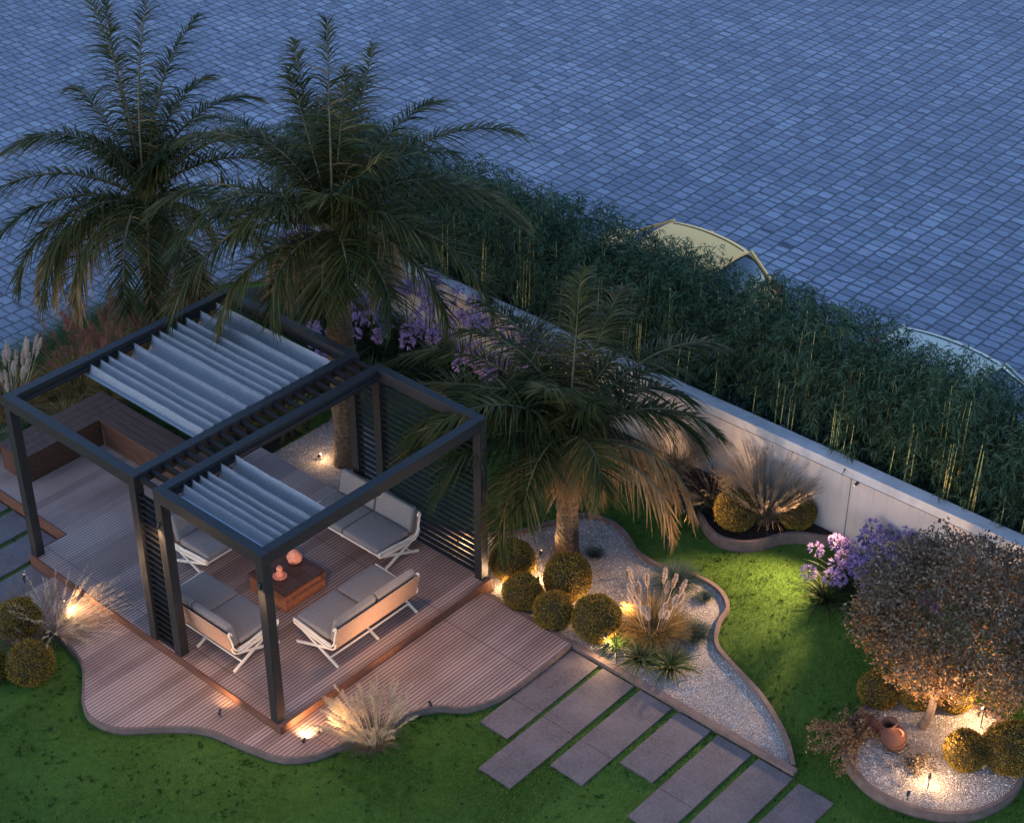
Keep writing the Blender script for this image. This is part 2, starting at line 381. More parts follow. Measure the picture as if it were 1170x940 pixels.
def spline(pts, closed=False, n=8):
    P = [Vector(p) for p in pts]; m = len(P); out = []
    rng = range(m) if closed else range(m-1)
    for i in rng:
        if closed: a, b, c, d = P[(i-1) % m], P[i], P[(i+1) % m], P[(i+2) % m]
        else: a, b, c, d = P[max(i-1, 0)], P[i], P[i+1], P[min(i+2, m-1)]
        for k in range(n):
            t = k/n; out.append(tuple(.5*((2*b) + (c-a)*t + (2*a-5*b+4*c-d)*t*t + (3*b-a-3*c+d)*t**3)))
    if not closed: out.append(tuple(P[-1]))
    return out
def strip_wall(mb, pts, z0, z1, th, closed=False, mi=0):
    """upright band of thickness th following a 2-D line"""
    n = len(pts); P = [Vector((p[0], p[1], 0)) for p in pts]; k = len(mb.v)
    for i in range(n):
        a = P[(i-1) % n] if (closed or i) else P[i]; b = P[(i+1) % n] if (closed or i < n-1) else P[i]
        d = (b-a).normalized(); s = Vector((-d.y, d.x, 0))*(th/2)
        for z in (z0, z1):
            for q in (-1, 1): v = P[i] + s*q; mb.v.append((v.x, v.y, z))
    for i in range(n if closed else n-1):
        a = k+4*i; b = k+4*((i+1) % n)
        for f in ((a, b, b+2, a+2), (b+1, a+1, a+3, b+3), (a+2, b+2, b+3, a+3)): mb.f.append(f); mb.mi.append(mi)
    if not closed:
        for a in (k, k+4*(n-1)): mb.f.append((a, a+1, a+3, a+2)); mb.mi.append(mi)
def inside(poly, P):
    x, y = P[:, 0], P[:, 1]; c = np.zeros(len(P), bool); n = len(poly)
    for i in range(n):
        x0, y0 = poly[i][:2]; x1, y1 = poly[i-1][:2]
        q = ((y0 > y) != (y1 > y)) & (x < (x1-x0)*(y-y0)/((y1-y0) or 1e-9) + x0); c ^= q
    return c
def sheet(poly, z, mb=None):
    mb = mb or MB(); mb.add([(x, y, z) for x, y in poly], [tuple(range(len(poly)))]); return mb

# ------------------------------------------------------------------ ground, lawn, beds
mb = MB(); mb.box(-160, 160, -160, 160, -.3, -.03); struct('stone_paving', mb, M['setts'])
lawn_out = spline([(-4.6, -30), (-4.6, -4), (-4.9, 1), (-4.7, 4), (-4.4, 6.4), (-3.4, 7.75)], n=6) + [(40, 7.75), (40, -30)]
struct('lawn', sheet(lawn_out, 0.), M['lawn'])
mb = MB(); strip_wall(mb, spline([(-4.6, -30), (-4.6, -4), (-4.9, 1), (-4.7, 4), (-4.4, 6.4), (-3.4, 7.75)], n=6), -.05, .02, .08)
tag(mb.build('lawn_edging', M['edging']), 'low brown edging strip between the left planting and the stone paving', 'edging')
mb = MB(); mb.box(-4, 40, 8.07, 9.75, -.06, .0); struct('hedge_soil', mb, M['soil'])

def lawn_blades(n, x0, x1, y0, y1, seed):
    rng = np.random.default_rng(seed); P = np.stack([rng.uniform(x0, x1, n), rng.uniform(y0, y1, n), np.full(n, .0)], 1)
    a = rng.normal(0, .55, (n, 3)); a[:, 2] = 1; D = norm(a); L = rng.uniform(.018, .045, n)*(1+.35*np.sin(P[:, 0]*3.1)*np.sin(P[:, 1]*2.7+1))
    V, Q = leaf_quads(P, D, L, rng.uniform(.004, .008, n)); return P, V, Q
M['lawn_blade'] = leaf_mat('lawn_blade', (.062,.145,.022), (.16,.265,.036), c3=(.30,.32,.07), trans=.3)
bed_back = [(10.03, 3.74), (9.67, 4.10), (9.05, 4.49), (8.4, 4.74), (8.04, 4.92), (7.82, 5.29), (7.72, 5.62), (7.40, 5.84), (6.99, 5.86), (6.55, 5.72), (6.1, 5.74), (5.7, 5.96), (5.35, 6.04), (4.98, 5.92), (4.78, 5.55), (4.5, 4.95), (3.95, 4.42), (3.2, 4.25), (2.5, 4.45), (1.95, 5.0), (1.1, 5.4), (.45, 5.2)]
bb = spline(bed_back, n=6)
bed_poly = [(.45, 3.84), (5.12, 3.84), (5.12, 3.70), (10.02, 3.70)] + [p[:2] for p in bb]
struct('gravel_bed', sheet(bed_poly, .022), M['gravel'])
mb = MB(); strip_wall(mb, [p for p in bb], -.02, .075, .055)
e1 = tag(mb.build('bed_edging', M['edging']), 'curved brown edging around the white gravel bed', 'edging')
mb = MB(); strip_wall(mb, [(5.12, 3.66), (10.12, 3.66)], -.02, .08, .09); mb.build('straight_edging', M['edging'], e1)

ol_line = [(10.35,4.36),(10.62,4.10),(11.1,3.96),(11.65,4.09),(12.05,4.42),(12.24,4.98),(12.14,5.5),(11.85,5.88),(11.39,6.02),(10.85,5.92),(10.36,5.55),(10.17,4.95)]
ol = spline(ol_line, True, 8)
struct('tree_bed_gravel', sheet([p[:2] for p in ol], .125), M['gravel'])
mb = MB(); strip_wall(mb, ol, -.02, .16, .05, True)
tag(mb.build('planter_rim', M['edging'], smooth=True), 'low round brown planter rim around the russet tree and gravel', 'planter')

pl2 = spline([(.4, 7.0), (1.6, 6.75), (2.9, 6.95), (4.0, 6.75), (4.69, 6.95), (5.33, 7.13), (5.63, 7.06), (5.96, 7.0), (6.30, 6.90), (6.54, 6.75), (6.82, 6.66), (7.11, 6.76), (7.30, 6.98), (7.42, 7.24), (7.60, 7.46), (7.9, 7.62), (8.15, 7.80)], n=6)
mb = MB(); strip_wall(mb, pl2, -.02, .19, .05)
tag(mb.build('planter_rim', M['edging'], smooth=True), 'wavy brown planter rim along the foot of the garden wall', 'planter')
struct('planter_soil', sheet([p[:2] for p in pl2] + [(8.15, 7.84), (.4, 7.84)], .13), M['soil'])
leftbed = [(-4.45, .3), (-4.6, 2), (-4.5, 4), (-4.2, 6.2), (-3.3, 7.6), (.4, 7.8), (.4, 6.4), (-.2, 5.4), (.40, 4.8), (.40, 2.86), (-2.12, 2.86), (-2.12, .3)]
struct('planting_soil', sheet(leftbed, .03), M['soil'])

def pebbles(name, poly, z, n, smin, smax, label, seed):
    rng = np.random.default_rng(seed); xs = [p[0] for p in poly]; ys = [p[1] for p in poly]
    P = np.stack([rng.uniform(min(xs), max(xs), n*3), rng.uniform(min(ys), max(ys), n*3)], 1)
    P = P[inside(poly, P)][:n]; n = len(P); s = rng.uniform(smin, smax, n)**1
    oc = np.array([(1,0,0),(0,1,0),(-1,0,0),(0,-1,0),(.7,.7,.5),(-.7,.7,.5),(-.7,-.7,.5),(.7,-.7,.5)], float)
    base = np.array([(1,.1,0),(.4,1,0),(-.8,.8,0),(-1,-.3,0),(-.1,-1,0),(.8,-.7,0),(.45,.1,.6),(-.2,.45,.65),(-.35,-.3,.6),(.2,-.4,.6)])
    faces = np.array([(0,1,7,6),(1,2,7,7),(2,3,8,7),(3,4,9,8),(4,5,9,9),(5,0,6,9),(6,7,8,9)])
    a = rng.uniform(0, 2*PI, n); ca, sa = np.cos(a), np.sin(a)
    B = base[None]*s[:, None, None]*np.stack([rng.uniform(.7,1.2,n), rng.uniform(.6,1.,n), rng.uniform(.6,1.1,n)], 1)[:, None, :]
    V = np.stack([B[..., 0]*ca[:, None]-B[..., 1]*sa[:, None]+P[:, :1], B[..., 0]*sa[:, None]+B[..., 1]*ca[:, None]+P[:, 1:], B[..., 2]+z], -1).reshape(-1, 3)
    faces = [(0,1,7,6),(2,3,8,7),(3,4,9,8),(5,0,6,9),(6,7,8,9)]; tris = [(1,2,7),(4,5,9)]
    me = bpy.data.meshes.new(name); off = np.arange(n)*10
    F = [tuple(o+i for i in f) for o in off.tolist() for f in faces+tris]
    me.from_pydata(V.tolist(), [], F); me.materials.append(M['pebble'])
    return tag(link(name, me), label, 'gravel', kind='stuff')
pebbles('loose_pebbles', bed_poly, .02, 7500, .007, .018, 'loose pale pebbles lying over the white gravel bed', 3)
pebbles('loose_pebbles', [p[:2] for p in ol], .123, 2200, .007, .019, 'loose pale pebbles under the russet tree', 4)

# ------------------------------------------------------------------ decks
nb_ = NB()
for x0, x1, y0, y1, n in ((2.2, 8.2, -3.6, 2.0, 150000), (5.6, 13.0, .0, 4.2, 110000), (4.2, 12.6, 3.6, 7.8, 150000), (-2.2, 2.4, -3.2, .7, 30000)):
    P_, V_, Q_ = lawn_blades(n, x0, x1, y0, y1, int(n/1000+x0))
    ok = ~(inside(bed_poly, P_) | inside([p[:2] for p in ol], P_) | inside([p[:2] for p in pl2] + [(8.15, 9), (.4, 9)], P_)) & (P_[:, 1] < 7.75)
    idx = np.nonzero(ok)[0]; V_ = V_.reshape(-1, 4, 3)[idx].reshape(-1, 3); nb_.add(V_, np.arange(len(V_)).reshape(-1, 4))
rg_ = np.random.default_rng(4); c_ = np.stack([rg_.uniform(-2, 13, 3000), rg_.uniform(-3.4, 7.7, 3000), np.zeros(3000)], 1)
c_ = c_[(np.sin(c_[:, 0]*2.1+1)*np.sin(c_[:, 1]*1.9) > -.2) & ~(inside(bed_poly, c_) | inside([p[:2] for p in ol], c_) | inside([p[:2] for p in pl2] + [(8.15, 9), (.4, 9)], c_))]
P_ = np.repeat(c_, 9, 0) + rg_.normal(0, .011, (len(c_)*9, 3))*np.array([1, 1, 0]); a_ = rg_.normal(0, .8, (len(P_), 3)); a_[:, 2] = 1
V_, Q_ = leaf_quads(P_, norm(a_), rg_.uniform(.03, .055, len(P_)), .012); nb_.add(V_, Q_, 1)
M['weed'] = leaf_mat('clover_leaf', (.014,.034,.008), (.030,.062,.012))
tag(nb_.build('lawn_grass', [M['lawn_blade'], M['weed']]), 'short mown grass covering the lawn', 'grass', kind='stuff')
up = [(0,0),(5.07,0),(5.07,3.82),(.32,3.82),(.32,2.82),(-2.08,2.82),(-2.08,2.0),(-2.9,2.0),(-2.9,.6),(0,.6)]
mb = MB(); mb.prism(up, .02, DECK); ud = struct('upper_deck', mb, M['deck'])
mb = MB()
def fascia(mb, a, b, z0, z1, off=.012, th=.024):
    d = (Vector(b)-Vector(a)).normalized(); s = Vector((d.y, -d.x)); a2 = Vector(a)+s*off; b2 = Vector(b)+s*off
    mb.bar((a2.x, a2.y, (z0+z1)/2), (b2.x, b2.y, (z0+z1)/2), th, z1-z0)
fascia(mb, (-.024, 0), (5.094, 0), .0, DECK+.003); fascia(mb, (5.07, 0), (5.07, 3.82), .0, DECK+.003)
fascia(mb, (0, .6), (0, 0.), .0, DECK+.003); fascia(mb, (-2.9, .6), (-.026, .6), .0, DECK+.003)
mb.build('step_fascia', M['trim'], ud)
lowcurve = [(.5,-.62),(1.1,-.7),(1.6,-.72),(1.95,-.76),(2.25,-.85),(2.55,-1.06),(2.85,-1.29),(3.15,-1.37),(3.52,-1.26),(3.94,-.86),(4.33,-.57),(4.89,-.43),(5.35,-.29),(5.62,-.02),(5.76,.35),(5.86,.75),(6.0,1.3),(6.18,1.62),(6.42,1.80),(6.58,2.07),(6.65,2.4),(6.67,2.9),(6.66,3.6)]
lc = [p[:2] for p in spline(lowcurve, n=6)]
low = [(.5, -.025), (.5, -.62)] + lc[1:] + [(5.096, 3.6), (5.096, -.026)]
mb = MB(); mb.prism(low, .02, LOW); ld = struct('lower_deck', mb, M['deck'])
mb = MB(); strip_wall(mb, lc, -.01, LOW+.004, .03); mb.build('curved_rim', M['edging'], ld)

# stone slabs in the lawn
def slab(x0, x1, y0, y1, label, seams=()):
    t = MB(); cuts = [y0]+list(seams)+[y1]
    for a, b in zip(cuts, cuts[1:]):
        t.box(x0, x1, a+(.003 if a != y0 else 0), b-(.003 if b != y1 else 0), -.02, .035)
    return tag(t.build('stone_slab', M['slab'], bevel=.004), label, 'stone slab', 'stone slabs set across the lawn')
for a in [(6.70,7.15,1.82,3.58,'stone slab nearest the deck end in the lawn path',(2.4,)),(7.22,7.73,1.22,3.58,'long stone slab second from the deck end',(2.4,)),
          (7.83,8.33,1.83,3.58,'stone slab third from the deck end',(2.4,)),(8.43,8.93,2.42,3.58,'short stone slab fourth from the deck end',()),
          (9.04,9.54,1.8,3.58,'stone slab fifth from the deck end',(2.4,)),(9.64,10.14,2.2,3.58,'stone slab sixth from the deck end at the gravel tip',()),
          (10.24,10.72,2.4,3.56,'last stone slab of the path beyond the gravel tip',())]: slab(*a)
for a in [(-.03,.47,-1.25,-.03,'grey stone slab beside the deck step at left'),(-.64,-.12,-1.6,.55,'grey stone slab second from the step at left'),
          (-1.27,-.74,-1.6,.55,'grey stone slab third from the step at left'),(-1.9,-1.37,-1.6,.55,'leftmost grey stone slab beneath the bench deck')]: slab(*a)

# ------------------------------------------------------------------ wall
w = thing('garden_wall', 'pale rendered garden wall running behind the planting', 'wall', (0,0,0))
mb = MB(); mb.box(-3.2, 24, 7.85, 8.07, -.1, 1.14); mb.build('wall_panel', M['wall'], w)
mb = MB(); mb.box(-3.2, 24, 7.862, 8.06, 1.14, 1.155); mb.build('shadow_joint', M['joint'], w)
mb = MB(); mb.box(-3.22, 24, 7.845, 8.075, 1.155, 1.30); mb.build('coping', M['cap'], w, bevel=.006)
mb = MB()
for x in (-.9, 2.1, 5.1, 8.1, 11.1, 14.1): mb.box(x-.006, x+.006, 7.846, 7.851, 0, 1.14)
mb.build('expansion_joint', M['joint'], w)

# ------------------------------------------------------------------ pergola
LX = 3.81; X1, X2, X3 = 2.71, 3.07, 5.03; PT = DECK+2.6; PW = .13
pg = thing('pergola', 'black metal double pergola with grey pleated fabric roof over the deck', 'pergola', (0,0,0))
def beam(x0, x1, y0, y1, z0=PT-.17, z1=PT): m = MB(); m.box(x0, x1, y0, y1, z0, z1); m.build('beam', M['black'], pg, bevel=.006)
def post(x0, y0): m = MB(); m.box(x0, x0+PW, y0, y0+PW, DECK, PT-.17-.001); m.build('post', M['black'], pg, bevel=.006)
for xa, xb in ((0, X1), (X2, X3)):
    beam(xa, xb, 0, PW); beam(xa, xb, LX-PW, LX)
    beam(xa, xa+PW, PW+.002, LX-PW-.002); beam(xb-PW, xb, PW+.002, LX-PW-.002)
    for x in (xa, xb-PW):
        for y in (0, LX-PW): post(x, y)
mb = MB(); n = 21
for i in range(n):
    y = .1 + i*(LX-.2)/(n-1); mb.bar((X1+.002, y, PT-.07), (X2-.002, y, PT-.07), .045, .07)
mb.build('roof_louvre', M['blackslat'], pg)
def screen(x0, x1, y, z0=DECK+.05, z1=PT-.2, pitch=.098, tilt=-.15):
    m = MB(); z = z0
    while z < z1:
        dy = .035*math.cos(tilt); dz = .035*math.sin(tilt)
        m.bar((x0, y, z), (x1, y, z), .070, .014, up=(0, -math.sin(tilt), math.cos(tilt))); z += pitch
    return m.build('slat_screen', M['blackslat'], pg)
screen(X1+.002, X2-.002, .065); screen(X1+.002, X2-.002, LX-.065); screen(X2+PW+.002, X3-PW-.002, LX-.065)
mb = MB(); mb.bar((X1, .065, DECK+.02), (X2, .065, DECK+.02), .08, .03); mb.build('screen_sill', M['black'], pg)
# inner guide rails and carriers of the pleated roofs
def canopy(x0, x1, ridges, big, yfront):
    for x in (x0-.012, x1+.012): rail = MB(); rail.box(x-.012, x+.012, PW+.02, LX-PW-.02, PT-.10, PT-.075); rail.build('guide_rail', M['black'], pg)
    ys, zs = [], []
    r = [yfront] + ridges; zt = PT-.035
    for i in range(len(r)-1):
        a, b = r[i], r[i+1]; d = big[i]
        za = zt-.10 if i == 0 else zt; k = 12
        for j in range(k):
            t = j/k; y = a + (b-a)*t
            sag = d*(1-abs(2*t-1)**3.2) if i else d*.6*math.sin(PI*t)
            ys.append(y); zs.append(za + (zt-za)*t - sag)
    ys.append(r[-1]); zs.append(zt)
    nx = 40; V = []; F = []
    for yy, zz in zip(ys, zs):
        for i in range(nx+1):
            u = i/nx; sw = .004*math.sin(u*9+yy*7)+.003*math.sin(u*23+yy*13)
            V.append((x0+(x1-x0)*u, yy+sw*.5, zz - .006*math.sin(PI*u)+sw*.2))
    n1 = nx+1
    for a in range(len(ys)-1):
        for i in range(nx): F.append((a*n1+i, a*n1+i+1, (a+1)*n1+i+1, (a+1)*n1+i))
    m = MB(); m.add(V, F); o = m.build('pleated_canopy', M['canopy'], pg, smooth='all')
    sd = o.modifiers.new('thick', 'SOLIDIFY'); sd.thickness = .006
    for y in ridges:
        for x in (x0-.012, x1+.012): m = MB(); m.box(x-.015, x+.015, y-.02, y+.02, PT-.074, PT-.045); m.build('canopy_carrier', M['black'], o)
    m = MB(); m.bar((x0, yfront-.01, PT-.13), (x1, yfront-.01, PT-.13), .02, .02); m.build('front_bar', M['steel'], o)
canopy(.19, X1-.19, [1.28,1.44,1.57,1.74,2.00,2.31,2.44,2.60,2.75,2.91,3.17,3.46], [.1,.11,.11,.12,.2,.22,.12,.12,.12,.13,.2,.22], 1.17)
canopy(X2+.17, X3-.17, [.35,.48,.60,.72,.93,1.16], [.1,.11,.11,.12,.2,.22], .24)
mb = MB(); mb.box(4.73, 4.88, LX-.06, LX-.05, .5, .52)

# ------------------------------------------------------------------ furniture
def rbox(mb, x0, x1, y0, y1, z0, z1, puff=.02, nx=8, ny=8, rnd=.035):
    """cushion: rounded box, slightly puffed on top"""
    bm = bmesh.new(); bmesh.ops.create_cube(bm, size=1)
    sx, sy, sz = x1-x0, y1-y0, z1-z0
    for v in bm.verts: v.co = Vector((v.co.x*sx, v.co.y*sy, v.co.z*sz))
    bmesh.ops.bevel(bm, geom=bm.edges[:], offset=min(rnd, sz*.45, sx*.45, sy*.45), segments=4, affect='EDGES', profile=.5)
    bmesh.ops.subdivide_edges(bm, edges=[e for e in bm.edges if e.calc_length() > .12], cuts=5, use_grid_fill=True)
    for v in bm.verts:
        fx, fy, fz = 1-(2*v.co.x/sx)**2, 1-(2*v.co.y/sy)**2, 1-(2*v.co.z/sz)**2
        q = Vector(v.co)
        v.co.z += (1 if v.co.z > 0 else -1)*puff*max(0, fx)*max(0, fy)*(abs(q.z)/(sz/2))
        v.co += Vector((x0+x1, y0+y1, z0+z1))/2
    bm.verts.index_update(); mb.add([v.co[:] for v in bm.verts], [[l.index for l in f.verts] for f in bm.faces]); bm.free()
def make_sofa(label):
    """local: length along x (1.47), back toward +y"""
    t = thing('garden_sofa', label, 'sofa', (0,0,DECK), 0, 'sofas around the low wooden table'); H = .735
    for s in (-1, 1):
        m = MB(); x = s*H     # side frame: a strap that runs back, curls up into the backrest
        pr = spline([(-.36, .335), (-.37, .385), (-.34, .40), (0, .37), (.20, .33), (.31, .335), (.365, .40), (.39, .52), (.42, .64), (.40, .665), (.375, .62)], n=5)
        m.tube([(x, a, b) for a, b in pr], .017, 8, flat=.8)
        pr2 = spline([(-.36, .335), (-.2, .30), (.1, .275), (.28, .27), (.37, .33), (.395, .42)], n=5)
        m.tube([(x, a, b) for a, b in pr2], .013, 8)
        m.build('side_frame', M['frame'], t, smooth=True)
        m = MB()
        for k in range(3): z = .30+.027*k; m.tube([(x-s*.004, -.33, z+.03), (x-s*.004, 0, z+.005), (x-s*.004, .30, z-.005)], .009, 6)
        m.build('side_lacing', M['frame'], t, smooth=True)
    for x in (-H+.02, 0, H-.02):
        m = MB(); m.bar((x, -.36, .335), (x, .39, .012), .022, .04); m.build('leg', M['frame'], t, bevel=.004)
        if x: m = MB(); m.bar((x, .30, .275), (x, -.38, .012), .022, .04); m.build('leg', M['frame'], t, bevel=.004)
    m = MB(); m.tube([(-H, .24, .085), (H, .24, .085)], .013, 8); m.tube([(-H, -.36, .345), (H, -.36, .345)], .016, 8); m.build('stretcher', M['frame'], t, smooth=True)
    m = MB(); V = []; F = []
    pr = spline([(.25, .275), (.34, .29), (.375, .36), (.40, .50), (.43, .66)], n=6)
    for a, b in pr: V += [(-H+.01, a, b), (H-.01, a, b)]
    for i in range(len(pr)-1): F.append((2*i, 2*i+1, 2*i+3, 2*i+2))
    m.add(V, F); o = m.build('back_sling', M['sling'], t, smooth='all'); sd = o.modifiers.new('t', 'SOLIDIFY'); sd.thickness = .012
    m = MB(); V = [(-H+.02, -.35, .33), (H-.02, -.35, .33), (H-.02, .26, .28), (-H+.02, .26, .28)]
    m.add(V, [(0,1,2,3)]); o = m.build('seat_sling', M['sling'], t); sd = o.modifiers.new('t', 'SOLIDIFY'); sd.thickness = .01
    for a, b in ((-H+.035, -.008), (.008, H-.035)):
        m = MB(); rbox(m, a, b, -.375, .235, .345, .445); m.build('seat_cushion', M['cushion'], t, smooth='all')
        m = MB(); rbox(m, a, b, -.05, .05, 0, .40, puff=.0); 
        rot = Matrix.Rotation(R(-14), 4, 'X')
        m.v = [tuple(Matrix.Translation((0, .275, .36)) @ rot @ Vector(v)) for v in m.v]
        m.build('back_cushion', M['cushion'], t, smooth='all')
    return t
s0 = make_sofa('two seat garden sofa with its back to the right hand open side of the pergola')
s0.location = (4.45, 1.91, DECK); s0.rotation_euler = (0, 0, -PI/2)
dup(s0, (3.20, .65, DECK), PI, 'two seat garden sofa at the front edge seen from behind')
dup(s0, (3.22, 3.20, DECK), 0, 'two seat garden sofa facing the viewer in front of the slatted screen')
dup(s0, (1.96, 1.93, DECK), PI/2, 'two seat garden sofa partly hidden below the roof at left')
tb = thing('coffee_table', 'low square reddish wood block table between the sofas', 'table', (3.20, 1.84, DECK))
mb = MB()
for i in range(6): a = -.36+.12*i; mb.box(a+.0015, a+.1185, -.36, .36, .015, .27)
mb.build('block_base', M['table'], tb, bevel=.003)
mb = MB(); 
for i in range(4): a = -.365+.1825*i; mb.box(a+.0015, a+.181, -.365, .365, .272, .305)
mb.build('tabletop', M['table_top'], tb, bevel=.003)
# lantern stone and candle holder
c = thing('perforated_lantern', 'coral coloured perforated stone lantern on the wooden table', 'lantern', (3.13, 2.05, DECK+.305))
bm = bmesh.new(); bmesh.ops.create_icosphere(bm, subdivisions=3, radius=.1)
for v in bm.verts:
    d = v.co.normalized(); v.co = Vector((v.co.x*1.12, v.co.y*1.08, v.co.z*1.15))
    if v.co.z > 0: v.co.x *= 1-.45*v.co.z/.115; v.co.y *= 1-.45*v.co.z/.115
    q = math.sin(d.x*5+1)*math.sin(d.y*4+2)*math.sin(d.z*5); v.co *= 1+.10*q; v.co.z = max(v.co.z, -.085)+.085
me = bpy.data.meshes.new('stone'); bm.to_mesh(me); bm.free(); me.materials.append(M['coral']); me.polygons.foreach_set('use_smooth', [True]*len(me.polygons)); link('lantern_body', me, c)
m = MB()
for k in range(46):
    a = RNG.uniform(0, 2*PI); z = RNG.uniform(.02, .085); rr = .107
    p = Vector((math.cos(a)*rr, math.sin(a)*rr*.96, z)); m.tube([p*.9, p*1.03 if z < .07 else p], .0055, 6)
m.build('shade_plug', M['dark'], c)  # dark pegs paint the shade of the perforations
c = thing('candle_holder', 'coral coloured gourd shaped candle holder on a round dish', 'candle holder', (3.22, 1.70, DECK+.305))
m = MB(); m.lathe([(0,0),(.085,.0),(.098,.018),(.092,.02),(.05,.008),(0,.008)], 28); m.build('dish', M['coral'], c, smooth=True)
m = MB(); m.lathe([(.0,.008),(.05,.01),(.058,.035),(.05,.065),(.030,.085),(.028,.095),(.04,.115),(.042,.14),(.032,.165),(.022,.17),(.016,.16),(0,.155)], 24); m.build('holder_body', M['coral'], c, smooth=True)

bn = thing('corner_bench', 'built in dark wood corner bench along the back of the deck', 'bench', (0,0,0))
mb = MB()
for k in range(4): y = 2.28+.13*k; mb.box(-1.40 if k < 4 else -2, 1.0, y+.003, y+.127, .63, .67)
mb.build('seat', M['bench'], bn, bevel=.003)
mb = MB()
for k in range(4): x = -2.02+.155*k; mb.box(x+.003, x+.152, .93, 2.80 if k < 4 else 2.28, .63, .67)
mb.build('seat', M['bench'], bn, bevel=.003)
mb = MB(); mb.box(-1.36, 1.0, 2.31, 2.34, DECK, .628); mb.box(-1.43, -1.40, .982, 2.308, DECK, .628); mb.box(.97, .998, 2.341, 2.8, DECK, .628)
mb.box(-2.0, -1.43, .95, .98, DECK, .628)
mb.build('front_panel', M['bench'], bn)

# ------------------------------------------------------------------ palms
def az_screen(a):  # degrees as seen in the photograph's plan: 0 = right, 90 = away
    return R(41.6 + a)
def frond_mesh(name, base, az, el, L, droop, dead=False, seed=0, lmax=.47, n=96, hang=1.):
    rng = np.random.default_rng(seed); K = 18; pts = [np.array(base, float)]; e = el; tw = rng.uniform(-.45, .45)
    az0 = az
    for i in range(K):
        s = (i+.5)/K; ee = max(-1.5, el - droop*s**1.15); aa = az0 + tw*s
        pts.append(pts[-1] + np.array([math.cos(aa)*math.cos(ee), math.sin(aa)*math.cos(ee), math.sin(ee)])*L/K)
    pts = np.array(pts); mb = MB()
    mb.tube(pts.tolist(), [.022*(1-i/K)**.8+.004 for i in range(K+1)], 5)
    nb = NB()
    # rachis as quads
    V = np.array(mb.v); Q = [f for f in mb.f if len(f) == 4]; nb.add(V, np.array(Q), 1)
    T = norm(np.gradient(pts, axis=0)); s = np.linspace(.10, .995, n) 
    for side in (-1, 1):
        ss = np.clip(s + rng.uniform(-.006, .006, n), 0, 1)*K; i0 = np.minimum(ss.astype(int), K-1); f = (ss-i0)[:, None]
        P = pts[i0]*(1-f) + pts[i0+1]*f; t = norm(T[i0]*(1-f) + T[np.minimum(i0+1, K)]*f)
        S = norm(np.cross(t, [0, 0, 1.]) + 1e-6)*side; U = norm(np.cross(S*side, t))
        fwd = .35 + .9*s[:, None]**2; D = norm(t*fwd + S*(1.0-.35*s[:, None]) + U*(.42*(1-s[:, None]*.5) + rng.uniform(-.22, .22, (n, 1))) + rng.normal(0, .13, (n, 3)) + np.sin(s*rng.uniform(14, 26)+rng.uniform(0, 6))[:, None]*np.array([.05, .05, .12]))
        ll = lmax*(np.clip(np.sin(PI*(.10+.80*s)), .05, 1)**.65)*rng.uniform(.7, 1.12, n)
        if dead: D = norm(D*.8 + np.array([0, 0, -1.1])*rng.uniform(.5, 1.8, (n, 1)))
        V, Qd, _ = blades(P, D, ll, rng.uniform(.020, .032, n), rng.uniform(.55, 1.25, n)*hang, seg=5, rng=rng, taper=.12)
        nb.add(V, Qd, 0)
    return nb.mesh(name, [M['frond_dead' if dead else ('frond', 'frond_yellow', 'frond', 'frond_deep')[seed % 4]], M['rachis']])
